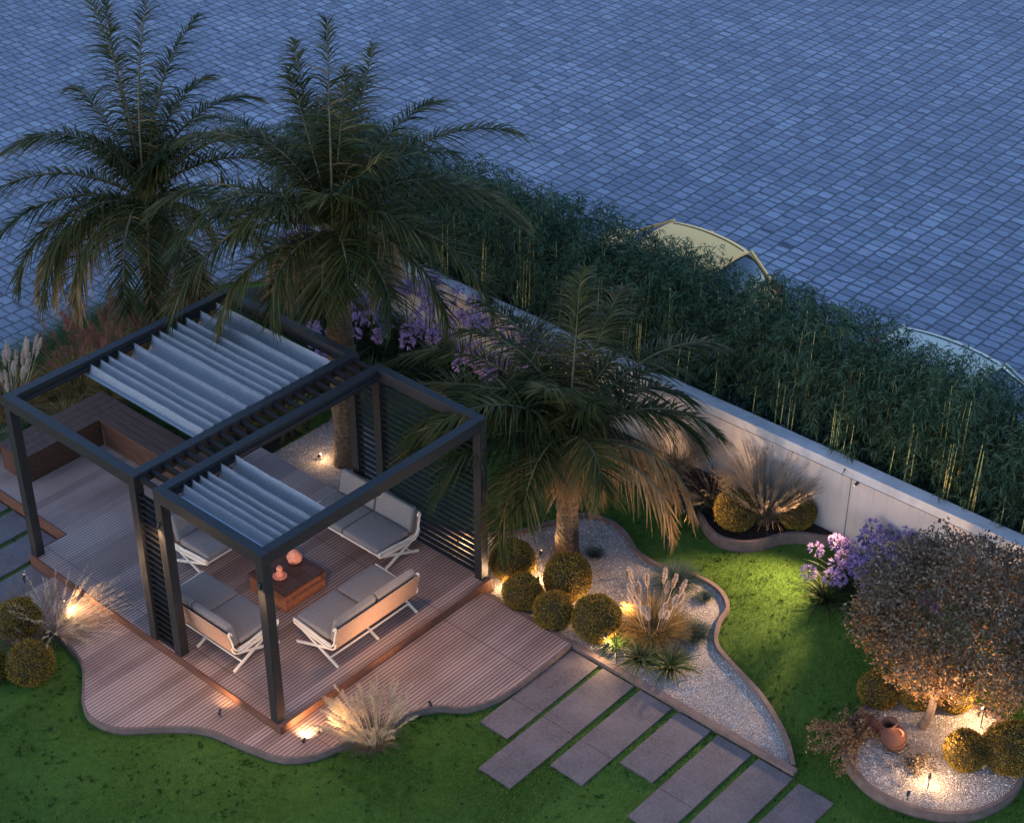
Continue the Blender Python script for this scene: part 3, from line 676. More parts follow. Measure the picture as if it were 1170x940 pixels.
def palm(loc, h, rad, label, fronds, seed, ndead=8, nskirt=70, group='palms rising around the pergola'):
    rng = np.random.default_rng(seed); t = thing('palm_tree', label, 'palm tree', loc, 0, group)
    prof = [(rad*1.25, -.05), (rad*1.15, .06), (rad, .25)] + [(rad*(1+.05*math.sin(z*7)+.03*math.sin(z*23)), z) for z in np.arange(.4, h-.2, .08)] + [(rad*1.15, h-.1), (rad*.9, h+.1), (rad*.25, h+.25)]
    mb = MB(); mb.lathe(prof, 28); o = mb.build('trunk', M['trunk'], t, smooth='all')
    tx = bpy.data.textures.new('bark_lumps', 'CLOUDS'); tx.noise_scale = .09
    sb = o.modifiers.new('s', 'SUBSURF'); sb.levels = sb.render_levels = 1
    dp = o.modifiers.new('d', 'DISPLACE'); dp.texture = tx; dp.strength = .05; dp.mid_level = .5
    # cut leaf bases and dry fibre round the head
    mb = MB()
    for k in range(nskirt):
        a = rng.uniform(0, 2*PI); z = h - rng.uniform(.02, .66); l = rng.uniform(.12, .34); up = rng.uniform(.2, 1.1) if z > h-.35 else rng.uniform(-1.2, .7)
        d = Vector((math.cos(a), math.sin(a), 0)); p = d*rad*.85 + Vector((0, 0, z)); w = rng.uniform(.018, .045)
        mb.tube([p, p+d*l*.35+Vector((0,0,l*.4*up)), p+d*l*.75+Vector((0,0,l*up))], [w, w*.7, w*.25], 5, flat=.4)
    mb.build('leaf_base', M['boot'], t)
    nb = NB(); n = 420; a = rng.uniform(0, 2*PI, n)
    P = np.stack([np.cos(a)*rad, np.sin(a)*rad, h - rng.uniform(-.05, .45, n)], 1)
    D = norm(np.stack([np.cos(a), np.sin(a), rng.uniform(-1.6, .5, n)], 1)); V, Q, _ = blades(P, D, rng.uniform(.15, .5, n), .012, 1.2, rng=rng); nb.add(V, Q)
    nb.build('dry_fibre', [M['frond_dead']], t)
    fronds = list(fronds) + [(rng.uniform(0, 360), rng.uniform(76, 88), rng.uniform(.9, 1.5), rng.uniform(20, 60)) for _ in range(6)]
    for i, (az, el, L, dr) in enumerate(fronds):
        a = az_screen(az); b = (math.cos(a)*rad*.35, math.sin(a)*rad*.35, h + rng.uniform(-.02, .18))
        link('frond', frond_mesh('frond', b, a, R(el), L, R(dr), seed=seed*100+i), t)
    for i in range(ndead if isinstance(ndead, int) else len(ndead)):
        az, L = (rng.uniform(0, 360), rng.uniform(.8, 1.3)) if isinstance(ndead, int) else ndead[i]
        a = az_screen(az); b = (math.cos(a)*rad*.6, math.sin(a)*rad*.6, h - rng.uniform(-.03, .12))
        link('dry_frond', frond_mesh('dry_frond', b, a, R(12), L, R(105), dead=True, seed=seed*100+60+i, lmax=.42, n=70), t)
    return t
def ring(seed, layers, jit=10):
    rng = np.random.default_rng(seed); out = []
    for n, el, L, dr, off in layers:
        for k in range(n): out.append((off+360*k/n+rng.uniform(-jit, jit), el+rng.uniform(-7, 7), L*rng.uniform(.88, 1.1), dr+rng.uniform(-12, 12)))
    return out
# front palm in the gravel bed
f3 = [(236,24,1.5,110),(300,34,1.1,120),(4,34,2.3,92),(18,30,2.0,92),(30,56,2.9,92),(60,72,2.5,75),(95,76,2.5,62),(122,66,2.5,82),(148,54,3.0,95),(164,44,2.8,92),(180,34,2.5,92),(198,22,2.1,92),(226,10,1.9,102),
      (78,84,2.1,50),(135,74,2.2,90),(24,62,2.1,98),(186,58,2.0,95),(50,80,1.9,75),(100,62,2.3,92),(40,40,2.2,92),(172,66,1.8,95),(212,30,1.3,110),(196,52,2.3,95),(208,46,2.0,98),(188,42,2.4,92),(202,60,2.2,92)]
palm((5.35, 5.08, .02), 1.9, .155, 'front palm growing in the white gravel bed with golden dry fronds hanging at right', f3, 3, ndead=[(-8,2.3),(-18,2.0),(6,2.0),(0,1.7),(190,.8),(240,.45),(300,.4),(335,.6),(100,1.0)], nskirt=150)
# tall middle palm behind the pergola
f2 = [(90,84,2.9,35),(62,72,3.0,62),(118,74,3.0,60),(140,56,3.1,85),(36,52,3.1,72),(150,66,2.6,90),(168,38,3.0,88),(176,24,2.6,85),(195,24,2.8,98),(210,16,2.3,104),(226,12,1.7,108),(8,34,3.1,92),(-8,18,2.8,95),(22,36,3.0,90),(46,64,2.8,80),(80,62,3.0,80),(108,58,2.9,85),(258,10,1.2,110),(292,12,1.2,110),(318,14,1.7,108),(338,14,2.3,100),(75,80,2.4,60),(130,80,2.4,60),(20,74,2.2,85),(160,78,2.0,90),(200,60,1.6,110),(340,64,1.5,115),(5,62,2.2,100),(185,50,2.3,100)]

palm((1.45, 4.62, .0), 3.85, .19, 'tall middle palm whose bare trunk stands in the gravel behind the roof gap', f2, 5, ndead=8)
f1 = [(92,84,3.2,32),(112,78,3.3,46),(118,72,3.2,40),(78,74,3.0,52),(130,58,2.9,82),(148,44,2.9,90),(176,34,3.0,85),(184,22,2.6,80),(194,8,2.6,88),(206,0,2.4,85),(52,62,2.6,85),(28,52,2.7,92),(6,42,2.6,95),(-12,24,2.4,98),(262,14,2.2,105),(285,6,2.2,105),(310,10,2.2,105),(235,8,2.1,100),(100,60,2.6,85),(160,66,2.2,95),(60,78,2.3,75),(20,74,2.0,95),(215,26,2.0,108),(330,40,1.8,110)]

palm((-2.45, 4.35, .0), 3.15, .2, 'leftmost palm standing over the ornamental grasses against the blue paving', f1, 9, ndead=[(205,2.4),(218,2.2),(196,1.9),(300,1.9),(285,1.8),(20,1.2),(240,2.2),(310,2.2)])

# ------------------------------------------------------------------ bamboo hedge
def bamboo_parts(seed):
    rng = np.random.default_rng(seed); H = 2.62; canes = MB(); nb = NB()
    tops = []
    for k in range(6):
        x, y = rng.uniform(-.36, .36), rng.uniform(-.50, .30); h = H*rng.uniform(.86, 1.0); lx, ly = rng.uniform(-.09, .09), rng.uniform(-.12, .12)
        pts = [(x+lx*s**2, y+ly*s**2, h*s) for s in np.linspace(0, 1, 8)]; canes.tube(pts, [.010, .010, .010, .009, .008, .006, .005, .003], 6); tops.append(pts)
    # leaf sprays: small fans of narrow leaves on drooping twigs
    n = 820; x = rng.uniform(-.46, .46, n); y = rng.uniform(-.62, .62, n); z = H*(.12+.90*rng.beta(1.35, 1.0, n))
    edge = np.abs(y)/.62; z = z*(1-.10*edge**2); 
    out = np.stack([rng.normal(0, .55, n), y*1.3+rng.normal(0, .35, n), rng.uniform(-.15, .75, n)], 1); out = norm(out)
    lump = .5+.5*np.sin(x*9+seed)*np.sin(z*5+seed*2)
    keep = rng.uniform(0, 1, n) < .55+.45*lump; x, y, z, out = x[keep], y[keep], z[keep], out[keep]; n = len(x)
    for j in range(8):
        P = np.stack([x, y, z], 1) + out*rng.uniform(0, .17, (n, 1)) + rng.normal(0, .018, (n, 3))
        D = norm(out*.7 + rng.normal(0, .62, (n, 3)) + np.array([0, 0, -.35]))
        V, Q = leaf_quads(P, D, rng.uniform(.10, .18, n), rng.uniform(.013, .022, n), bend=.35); nb.add(V, Q)
    return canes.mesh('cane', M['cane'], smooth='all'), nb.mesh('foliage', [M['bamboo_leaf']])
BV = [bamboo_parts(s) for s in range(6)]
brng = np.random.default_rng(77); k = 0
for row, y in ((0, 8.76), (1, 9.36)):
    for i in range(22):
        x = -3.9 + i*.76 + row*.38
        cm, fm = BV[brng.integers(6)]
        t = thing('bamboo_plant', 'slender dark green bamboo plant in the dense hedge behind the garden wall', 'bamboo',
                  (x+brng.uniform(-.08, .08), y+brng.uniform(-.06, .06), 0), brng.choice([0, PI])+brng.uniform(-.1, .1), 'bamboo plants forming the hedge')
        s = brng.uniform(.9, 1.06) - (.05 if row else 0); t.scale = (1, 1, s)
        link('cane', cm, t); link('foliage', fm, t)
# a few pale canes stand in front of the leaves, toward the wall
for i in range(28):
    x = .2 + i*.45 + brng.uniform(-.15, .15); h = brng.uniform(1.7, 2.35)
    m = MB()
    for q in range(brng.integers(1, 4)):
        dx = brng.uniform(-.09, .09); l = brng.uniform(-.05, .05)
        m.tube([(dx, 0, 0), (dx+l*.4, -.02, h*.5), (dx+l, .02, h*brng.uniform(.9, 1.0))], [.011, .010, .005], 6)
    c_ = m.mesh('cane', M['cane'], smooth='all'); nb = NB(); n = 26
    z = brng.uniform(.5, 1, n)*h; P = np.stack([brng.normal(0, .1, n), brng.normal(.08, .05, n), z], 1); D = norm(brng.normal(0, 1, (n, 3))+np.array([0, -.3, -.4]))
    V, Q = leaf_quads(P, D, brng.uniform(.08, .14, n), .015, bend=.25); nb.add(V, Q)
    t = thing('bamboo_plant', 'young bamboo shoot with pale bare canes at the wall side of the hedge', 'bamboo', (x, 8.20, 0), 0, 'bare bamboo canes along the wall')
    link('cane', c_, t); nb.build('foliage', [M['bamboo_leaf']], t)

# ------------------------------------------------------------------ clipped balls
def ball_mesh(seed):
    rng = np.random.default_rng(seed); n = 9000; d = rdir(n, rng); d = d[d[:, 2] > -.86]; n = len(d)
    r = 1 + .035*np.sin(d[:, 0]*4+seed)*np.sin(d[:, 1]*5+seed*2) + .025*np.sin(d[:, 0]*11+seed)*np.sin(d[:, 1]*9) + .02*np.sin(d[:, 2]*13+d[:, 0]*6) + rng.normal(0, .022, n) + (rng.uniform(0, 1, n) < .02)*rng.uniform(0, .12, n)
    P = d*(r*.945)[:, None]; D = norm(d*.9+rng.normal(0, .6, (n, 3))); V, Q = leaf_quads(P, D, rng.uniform(.06, .12, n), rng.uniform(.035, .055, n))
    lm = np_mesh('foliage', V, Q, M['box_leaf'])
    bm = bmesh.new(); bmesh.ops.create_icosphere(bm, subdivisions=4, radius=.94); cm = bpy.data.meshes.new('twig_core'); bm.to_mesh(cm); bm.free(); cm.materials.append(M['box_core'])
    return lm, cm
BL = [ball_mesh(s) for s in (1, 2, 3)]
def ball(x, y, r, z, label, k, sq=1.0):
    t = thing('boxwood_ball', label, 'shrub', (x, y, z + r*sq*.86), k*1.3, 'clipped ball shrubs'); t.scale = (r, r, r*sq)
    link('foliage', BL[k % 3][0], t); link('twig_core', BL[k % 3][1], t)
for k, a in enumerate([(5.09,4.24,.31,.02,'ball shrub closest to the slatted screen post, at the back left of the five'),(5.89,4.46,.33,.02,'large ball shrub right in front of the front palm trunk'),
    (5.60,3.86,.265,.02,'smaller ball shrub beside the gravel edging, second from the left of the five'),(6.16,3.84,.27,.02,'small ball shrub in the middle of the front row of five'),(6.72,4.05,.325,.02,'large ball shrub beside the plumed gold grass, rightmost of the five'),
    (1.87,-1.36,.30,0,'ball shrub alone on the lawn below the blonde grass at left'),(1.07,-.96,.31,0,'ball shrub behind the drooping dull grass at the left edge'),(1.45,-1.75,.27,0,'ball shrub cut by the left edge of the photo'),
    (6.78,7.08,.31,.13,'ball shrub left of the tall grass in the wall planter'),(7.42,7.66,.27,.13,'ball shrub right of the tall grass against the garden wall'),
    (11.57,5.06,.26,.12,'ball shrub glowing gold in the round gravel bed, left one of the front pair'),(11.97,5.38,.33,.12,'larger glowing ball shrub at the right rim of the round gravel bed'),
    (10.20,5.36,.26,.05,'shaded ball shrub behind the terracotta jar, left of three'),(10.62,5.62,.27,.12,'shaded ball shrub beneath the russet tree, middle of three'),(10.98,5.85,.24,.12,'shaded ball shrub behind the russet tree trunk')]):
    ball(a[0], a[1], a[2], a[3], a[4], k, .96 if k != 11 else 1.0)

# ------------------------------------------------------------------ grasses
def grass(name, label, loc, n, L, W, spread, droop, m, base_r=.08, plumes=None, group=None, cat='grass clump', seed=0, lean=(0, 0), seg=4, up=1.):
    """plumes: dict(n, L, fl, r, hairs, hl, mat, hw, droop, spread)"""
    rng = np.random.default_rng(seed+1000); t = thing(name, label, cat, loc, 0, group)
    a = rng.uniform(0, 2*PI, n); r = base_r*np.sqrt(rng.uniform(0, 1, n)); P = np.stack([np.cos(a)*r, np.sin(a)*r, np.zeros(n)], 1)
    s = spread*rng.uniform(.1, 1, n)**.7; a2 = a + rng.normal(0, .5, n)
    D = norm(np.stack([np.cos(a2)*s+lean[0], np.sin(a2)*s+lean[1], np.full(n, up)], 1))
    V, Q, _ = blades(P, D, L*rng.uniform(.55, 1.05, n), W*rng.uniform(.7, 1.2, n), droop*rng.uniform(.5, 1.3, n), seg=seg, rng=rng)
    link('blades', np_mesh('blades', V, Q, M[m]), t)
    if plumes:
        p = plumes; n = p['n']; a = rng.uniform(0, 2*PI, n); s = p['spread']*np.sqrt(rng.uniform(0, 1, n))
        P = np.stack([np.cos(a)*base_r*.6, np.sin(a)*base_r*.6, np.zeros(n)], 1)
        D = norm(np.stack([np.cos(a)*s+lean[0], np.sin(a)*s+lean[1], np.full(n, up)], 1)); LL = p['L']*rng.uniform(.75, 1.08, n)
        V, Q, pts = blades(P, D, LL, p.get('sw', .006), p.get('droop', .4)*rng.uniform(.6, 1.3, n), seg=8, rng=rng, taper=.6)
        nb = NB(); nb.add(V, Q); h = p['hairs']; fl = p['fl']
        u = rng.uniform(0, 1, (n, h)); sidx = (1-fl*u)*8; i0 = np.minimum(sidx.astype(int), 7); f = (sidx-i0)[..., None]
        ar = np.arange(n)[:, None]; B = pts[ar, i0]*(1-f) + pts[ar, i0+1]*f; T = norm(pts[ar, i0+1]-pts[ar, i0])
        env = (np.sin(PI*np.clip(u*.9+.07, 0, 1))**.6)[..., None]
        dirs = norm(T*p.get('fwd', 1.0) + rng.normal(0, 1, (n, h, 3))*p['r']); hl = p['hl']*rng.uniform(.6, 1.2, (n, h))*env[..., 0]
        V, Q = leaf_quads(B.reshape(-1, 3), dirs.reshape(-1, 3), hl.ravel(), p.get('hw', .004), nrm=rdir(n*h, rng)); nb.add(V, Q)
        link('plumes', nb.mesh('plumes', [M[p['mat']]]), t)
    return t
G1 = 'plumed ornamental grasses'
BLONDE = dict(n=110, L=.86, fl=.5, r=.38, hairs=110, hl=.07, hw=.0045, mat='gr_blonde', spread=1.05, droop=.35, sw=.004)
grass('fountain_grass', 'blonde fountain grass glowing in front of the deck edge', (6.02, .66, 0), 700, .50, .008, .75, .8, 'gr_dull', .12, dict(BLONDE, spread=.72), seed=1, lean=(-.22, .02))
grass('fountain_grass', 'wispy blonde grass lit bright beside the deck step at left', (1.45, -.62, .0), 420, .55, .007, .9, .8, 'gr_dull', .12, dict(BLONDE, n=70, L=.95, hairs=60), seed=2, lean=(.45, .35))
grass('fountain_grass', 'dull brown grass leaning over the ball shrub at the left edge', (1.38, -1.05, 0), 420, .6, .007, .7, .7, 'gr_dull', .12, dict(BLONDE, n=60, L=1.0, mat='gr_dull', hairs=70), seed=3, lean=(-.35, -.05))
grass('feather_grass', 'tall hazy grass standing against the wall between two ball shrubs', (7.05, 7.42, .13), 700, 1.0, .006, .75, .5, 'gr_dull', .13, dict(n=230, L=1.2, fl=.5, r=.4, hairs=100, hl=.06, hw=.003, mat='plume_tan', spread=.72, droop=.2, sw=.003), seed=4)
grass('feather_grass', 'tall hazy grass at the wall partly behind the front palm fronds', (5.45, 7.45, .13), 600, .9, .006, .55, .5, 'gr_dull', .12, dict(n=170, L=1.15, fl=.5, r=.4, hairs=90, hl=.06, hw=.003, mat='plume_tan', spread=.65, droop=.35, sw=.003), seed=5)
grass('feather_grass', 'leaning plumed grass beside the dark red cordyline', (6.25, 7.2, .13), 200, .6, .006, .8, .6, 'gr_dull', .08, dict(n=35, L=.75, fl=.45, r=.4, hairs=70, hl=.055, hw=.0035, mat='plume_tan', spread=.8, droop=.5, sw=.003), seed=6, lean=(-.3, -.2))
SPIKE = dict(n=19, L=.92, fl=.26, r=.9, hairs=620, hl=.050, hw=.007, mat='plume_pink', spread=.42, droop=.03, sw=.006, fwd=.8)
grass('spiked_grass', 'gold grass with pale upright bottlebrush plumes in the gravel bed', (7.28, 4.55, .02), 1100, .62, .011, 1.0, .6, 'gr_gold', .20, SPIKE, seed=7)
grass('spiked_grass', 'golden grass with upright plumes beside the pergola at far left', (-3.35, 2.0, .03), 1500, .95, .010, .8, .6, 'gr_gold', .22, dict(SPIKE, n=26, L=1.3, mat='plume_pink', spread=.45), seed=8)
grass('striped_yucca', 'left clump of striped strap leaves at the front of the gravel bed', (7.50, 4.02, .02), 110, .50, .036, 1.2, .8, 'gr_yellow', .03, seed=9, cat='strap leaf plant')
grass('striped_yucca', 'right clump of striped strap leaves at the front of the gravel bed', (7.86, 4.15, .02), 110, .48, .036, 1.3, .8, 'gr_yellow', .03, seed=10, cat='strap leaf plant')
grass('striped_yucca', 'dark green clump tucked beside the rightmost ball shrub of the five', (7.05, 4.05, .02), 90, .38, .03, 1.3, .9, 'gr_green', .03, seed=11, cat='strap leaf plant')
for i, a in enumerate([(7.73,4.86,.30,1500,'blue green fescue tuft right of the plumed gold grass'),(6.92,5.52,.46,1700,'tall blue green fescue tuft at the curved back edging'),(7.36,5.58,.16,900,'tiny dark fescue tuft inside the rounded gravel tip'),(5.66,5.32,.17,900,'tiny dark fescue tuft right of the front palm trunk')]):
    grass('fescue_tuft', a[4], (a[0], a[1], .02), a[3], a[2], .006 if a[2] > .2 else .004, 1.5, .5, 'gr_blue', .03, seed=20+i, cat='grass tuft')
grass('cordyline', 'dark red leaved cordyline between the planter grasses', (6.02, 7.42, .13), 90, .5, .035, .9, .6, 'cordy', .03, seed=30, cat='plant')
grass('dark_fern', 'low dark green fern spilling over the planter rim', (6.1, 7.02, .15), 80, .38, .03, 1.6, 1.1, 'aga_leaf', .04, seed=31, cat='fern')
# left planting behind the bench
for i, a in enumerate([(-3.8,2.9),(-3.95,3.5),(-4.0,4.1),(-4.0,4.7),(-3.5,3.3),(-4.0,2.3),(-3.8,5.3),(-3.3,4.2),(-3.4,5.9)]):
    grass('green_grass', 'soft green grass mound along the left edge of the planting', (a[0], a[1], .03), 2000, .95, .007, .9, .8, 'gr_green', .28, group='soft green grass mounds at the edge', seed=40+i)
for i, a in enumerate([(-3.1,3.8),(-2.9,4.5),(-2.6,3.6),(-1.9,3.7),(-2.9,3.0)]):
    grass('silver_grass', 'reddish plumed silver grass behind the corner bench', (a[0], a[1], .03), 1000, 1.1, .009, .6, .6, 'gr_green' if i % 2 else 'gr_gold', .18,
          dict(n=26, L=1.55, fl=.24, r=.55, hairs=170, hl=.11, hw=.004, mat='plume_red', spread=.45, droop=.25, sw=.005), group='reddish plumed grasses behind the bench', seed=50+i)
for i, a in enumerate([(-2.35,1.7),(-2.3,2.3),(-2.2,3.05),(-1.5,3.15),(-.8,3.15),(-.2,3.3),(-2.5,1.1)]):
    grass('sedge_clump', 'drooping sedge clump spilling over the back of the corner bench', (a[0], a[1], .30), 500, .55, .008, 1.1, 1.1, 'gr_gold' if i in (1,2) else 'gr_green', .10, group='sedge clumps behind the bench', seed=60+i)
for i, a in enumerate([(.0,4.6),(-.7,4.3),(-.3,5.6),(-1.4,5.2),(.4,6.1),(-1.0,6.4),(-2.1,6.3)]):
    grass('bright_shrub', 'yellow green leafy clump in the shade behind the pleated roof', (a[0], a[1], .03), 420, .75, .022, .9, .7, 'hib' if i in (0, 2) else 'gr_green', .2, group='leafy clumps behind the roof', seed=70+i, cat='plant')

# ------------------------------------------------------------------ agapanthus
def aga_head(seed):
    rng = np.random.default_rng(seed); n = 50; d = rdir(n, rng); d[:, 2] = d[:, 2]*.8+.15; d = norm(d); nb = NB()
    V, Q, _ = blades(np.zeros((n, 3)), d, .075, .003, 0., seg=1, rng=rng); nb.add(V, Q, 1)
    for j in range(4):
        D = norm(d + rng.normal(0, .22, (n, 3)) + np.array([0, 0, -.25])); V, Q = leaf_quads(d*.075, D, rng.uniform(.05, .08, n), .015); nb.add(V, Q, 0)
    return nb.mesh('flower_head', [M['aga_fl'], M['aga_leaf']])
AH = [aga_head(s) for s in range(4)]
def agapanthus(x, y, z, label, heads, group, seed, leafL=.5, H=.75):
    rng = np.random.default_rng(seed); t = grass('agapanthus', label, (x, y, z), 90, leafL, .024, 1.0, 1.0, 'aga_leaf', .06, group=group, cat='flowering plant', seed=seed)
    for k in range(heads):
        a = rng.uniform(0, 2*PI); s = rng.uniform(.05, .42); top = Vector((math.cos(a)*s, math.sin(a)*s, H*rng.uniform(.85, 1.1)))
        m = MB(); m.tube([(0, 0, 0), (top.x*.4, top.y*.4, top.z*.55), top[:]], .006, 5); st = m.build('flower_stem', M['aga_leaf'], t)
        h = link('flower_head', AH[rng.integers(4)], st, top); h.rotation_euler = (rng.uniform(-.3, .3), rng.uniform(-.3, .3), rng.uniform(0, 6)); h.scale = (rng.uniform(.8, 1.15),)*3
GA = 'lavender agapanthus by the russet tree'; GB = 'lavender agapanthus along the back wall'
for i, (x, y, z, lb) in enumerate([(8.62,6.62,0,'agapanthus with lavender heads nearest the lawn, lower left of the clump'),(8.55,7.12,0,'lavender agapanthus at the left side of the clump under the wall joint'),(8.75,7.45,0,'lavender agapanthus close to the wall at the top of the clump'),
        (9.15,7.5,0,'lavender agapanthus at the upper right of the clump by the wall'),(9.0,6.95,0,'lavender agapanthus in the middle of the clump beside the russet crown'),(9.5,7.45,0,'lavender agapanthus half behind the russet crown at the wall'),(9.35,7.0,0,'lavender agapanthus tucked behind the left of the russet crown')]):
    agapanthus(x, y, z, lb, 7, GA, 200+i, .6, .66)
arng = np.random.default_rng(91)
for i, (x, y, H) in enumerate([(-2.7+.44*k+arng.uniform(-.1, .1), 7.42+arng.uniform(-.12, .12), arng.uniform(1.05, 1.35)) for k in range(15)] + [(-1.9+.55*k+arng.uniform(-.1, .1), 6.95+arng.uniform(-.15, .15), arng.uniform(.85, 1.1)) for k in range(11)] + [(-.1,5.95,1.0),(.1,5.45,1.0),(-.3,6.3,1.0)]):
    agapanthus(x, y, .1, 'lavender agapanthus in the shaded bed along the back wall', 6, GB, 230+i, .85, H)
agapanthus(10.2, 5.9, 0, 'single agapanthus poking through the russet crown', 2, None, 260, .4, 1.5)

# ------------------------------------------------------------------ russet tree
tr = thing('russet_tree', 'broad low tree with dense russet leaves over the round gravel bed', 'tree', (10.90, 5.32, .12))
mb = MB(); trunk = spline([(-.02,-.05,0), (.02,.02,.22), (.0,.12,.45), (.03,.2,.75)], n=5); mb.tube(trunk, [.06-.0012*i for i in range(len(trunk))], 10)
trng = np.random.default_rng(5); limb_ends = []
for k in range(11):
    a = 2*PI*k/11+trng.uniform(-.2, .2); l = trng.uniform(.6, 1.0); z0 = trng.uniform(.4, .75)
    p = [(0, .14, z0), (math.cos(a)*l*.35, .25+math.sin(a)*l*.35, z0+.28), (math.cos(a)*l*.75, .3+math.sin(a)*l*.75, z0+trng.uniform(.4, .7)), (math.cos(a)*l, .3+math.sin(a)*l, z0+trng.uniform(.45, .9))]
    mb.tube(spline(p, n=4), [.032-.0021*i for i in range(13)], 6)
mb.build('trunk', M['bark'], tr, smooth='all')
def crown(n, cx, cy, cz, rx, ry, rz, seed, flt):
    rng = np.random.default_rng(seed); d = rdir(n, rng); rr = rng.uniform(.25, 1, n)**.38
    lump = 1+.10*np.sin(d[:, 0]*5+1)*np.sin(d[:, 1]*6+2)+.07*np.sin(d[:, 2]*9+d[:, 0]*8)+.05*np.sin(d[:, 1]*17)
    P = np.stack([cx+d[:, 0]*rr*rx*lump, cy+d[:, 1]*rr*ry*lump, cz+d[:, 2]*rr*rz*lump], 1)
    cl = np.sin(P[:, 0]*13)*np.sin(P[:, 1]*12+1)*np.sin(P[:, 2]*14+2); keep = (cl > -.12) | (rng.uniform(0, 1, n) < .28)
    P = P[keep & flt(P)]; P = P+rng.normal(0, .03, P.shape); n = len(P)
    D = norm((P-np.array([cx, cy, cz]))*.6+rng.normal(0, .7, (n, 3))); return leaf_quads(P, D, rng.uniform(.040, .066, n), rng.uniform(.024, .037, n))
V, Q = crown(50000, .0, .56, 1.38, 1.30, 1.26, .76, 1, lambda P: P[:, 2] > 1.12+.14*np.sin(P[:, 0]*4)); link('foliage', np_mesh('foliage', V, Q, M['olive_leaf']), tr)
V, Q = crown(26000, .03, .46, 1.32, 1.28, 1.24, .66, 2, lambda P: (P[:, 2] < 1.40+.2*np.sin(P[:, 0]*6)) & (P[:, 2] > .97+.13*np.sin(P[:, 0]*5+P[:, 1]*4))); link('lower_foliage', np_mesh('lower_foliage', V, Q, M['olive_lit']), tr)
# trailing small leaved plant by the jar
tp = thing('trailing_shrub', 'sparse small leaved shrub trailing over the planter rim beside the jar', 'shrub', (10.45, 4.45, .13))
mb = MB(); nb = NB(); rg = np.random.default_rng(8)
for k in range(34):
    a = rg.uniform(PI*.55, PI*1.75) if k % 3 else rg.uniform(0, 2*PI); l = rg.uniform(.25, .62); z = rg.uniform(.08, .26)
    p = spline([(0, 0, 0), (math.cos(a)*l*.4, math.sin(a)*l*.4, z), (math.cos(a)*l, math.sin(a)*l, z*rg.uniform(.1, .8))], n=6); mb.tube(p, .004, 4)
    pp = np.array(p)[3:]; P = np.repeat(pp, 9, 0)+rg.normal(0, .022, (len(pp)*9, 3)); V, Q = leaf_quads(P, rdir(len(P), rg), rg.uniform(.025, .045, len(P)), .022); nb.add(V, Q)
mb.build('twigs', M['bark'], tp); nb.build('foliage', [M['olive_lit']], tp)
tp = thing('trailing_shrub', 'thin sprawling leafy stems lying on the gravel in front of the trunk', 'shrub', (11.12, 4.62, .13))
mb = MB(); nb = NB()
for k in range(16):
    a = rg.uniform(0, 2*PI); l = rg.uniform(.12, .4); z = rg.uniform(.05, .14)
    p = spline([(0, 0, 0), (math.cos(a)*l*.4, math.sin(a)*l*.4, z), (math.cos(a)*l, math.sin(a)*l, z*.5)], n=6); mb.tube(p, .003, 4)
    pp = np.array(p)[3:]; P = np.repeat(pp, 5, 0)+rg.normal(0, .018, (len(pp)*5, 3)); V, Q = leaf_quads(P, rdir(len(P), rg), rg.uniform(.025, .04, len(P)), .02); nb.add(V, Q)
mb.build('twigs', M['bark'], tp); nb.build('foliage', [M['olive_leaf']], tp)

# ------------------------------------------------------------------ terracotta jars
def jar(label, loc, rot, s, handles=True):
    t = thing('terracotta_jar', label, 'jar', loc); t.rotation_euler = rot; t.scale = (s,)*3
    prof = [(0,0),(.045,.0),(.06,.02),(.10,.07),(.125,.13),(.13,.18),(.115,.24),(.08,.285),(.058,.31),(.055,.335),(.066,.36),(.084,.375),(.084,.388),(.070,.388),(.052,.36),(.042,.33),(.05,.29),(.1,.22)]
    m = MB(); m.lathe(prof, 32); m.build('jar_body', M['terracotta'], t, smooth='all')
    m = MB(); m.lathe([(0,.30),(.05,.30)], 20); m.build('jar_mouth_shade', M['dark'], t)  # dark disc paints the shade down the neck
    for sd in ((-1, 1) if handles else ()):
        m = MB(); m.tube(spline([(sd*.055,0,.335),(sd*.11,0,.345),(sd*.14,0,.30),(sd*.115,0,.24)], n=5), .013, 8); m.build('handle', M['terracotta'], t, smooth='all')
    m = MB(); m.tube([(math.cos(a)*.131, math.sin(a)*.131, .165+.01*math.sin(3*a)) for a in np.linspace(0, 2*PI, 30)], .005, 5); m.build('cord', M['rope'], t, smooth='all')
    return t
jar('terracotta jar leaning on the gravel with its round mouth open to the viewer', (10.86, 4.74, .13), Matrix.Rotation(R(20), 4, Vector((.664, -.748, 0))).to_euler(), 1.2)
jar('smaller terracotta jar lying behind the open mouthed one', (10.56, 4.80, .22), (R(-20), R(-82), R(35)), .85)

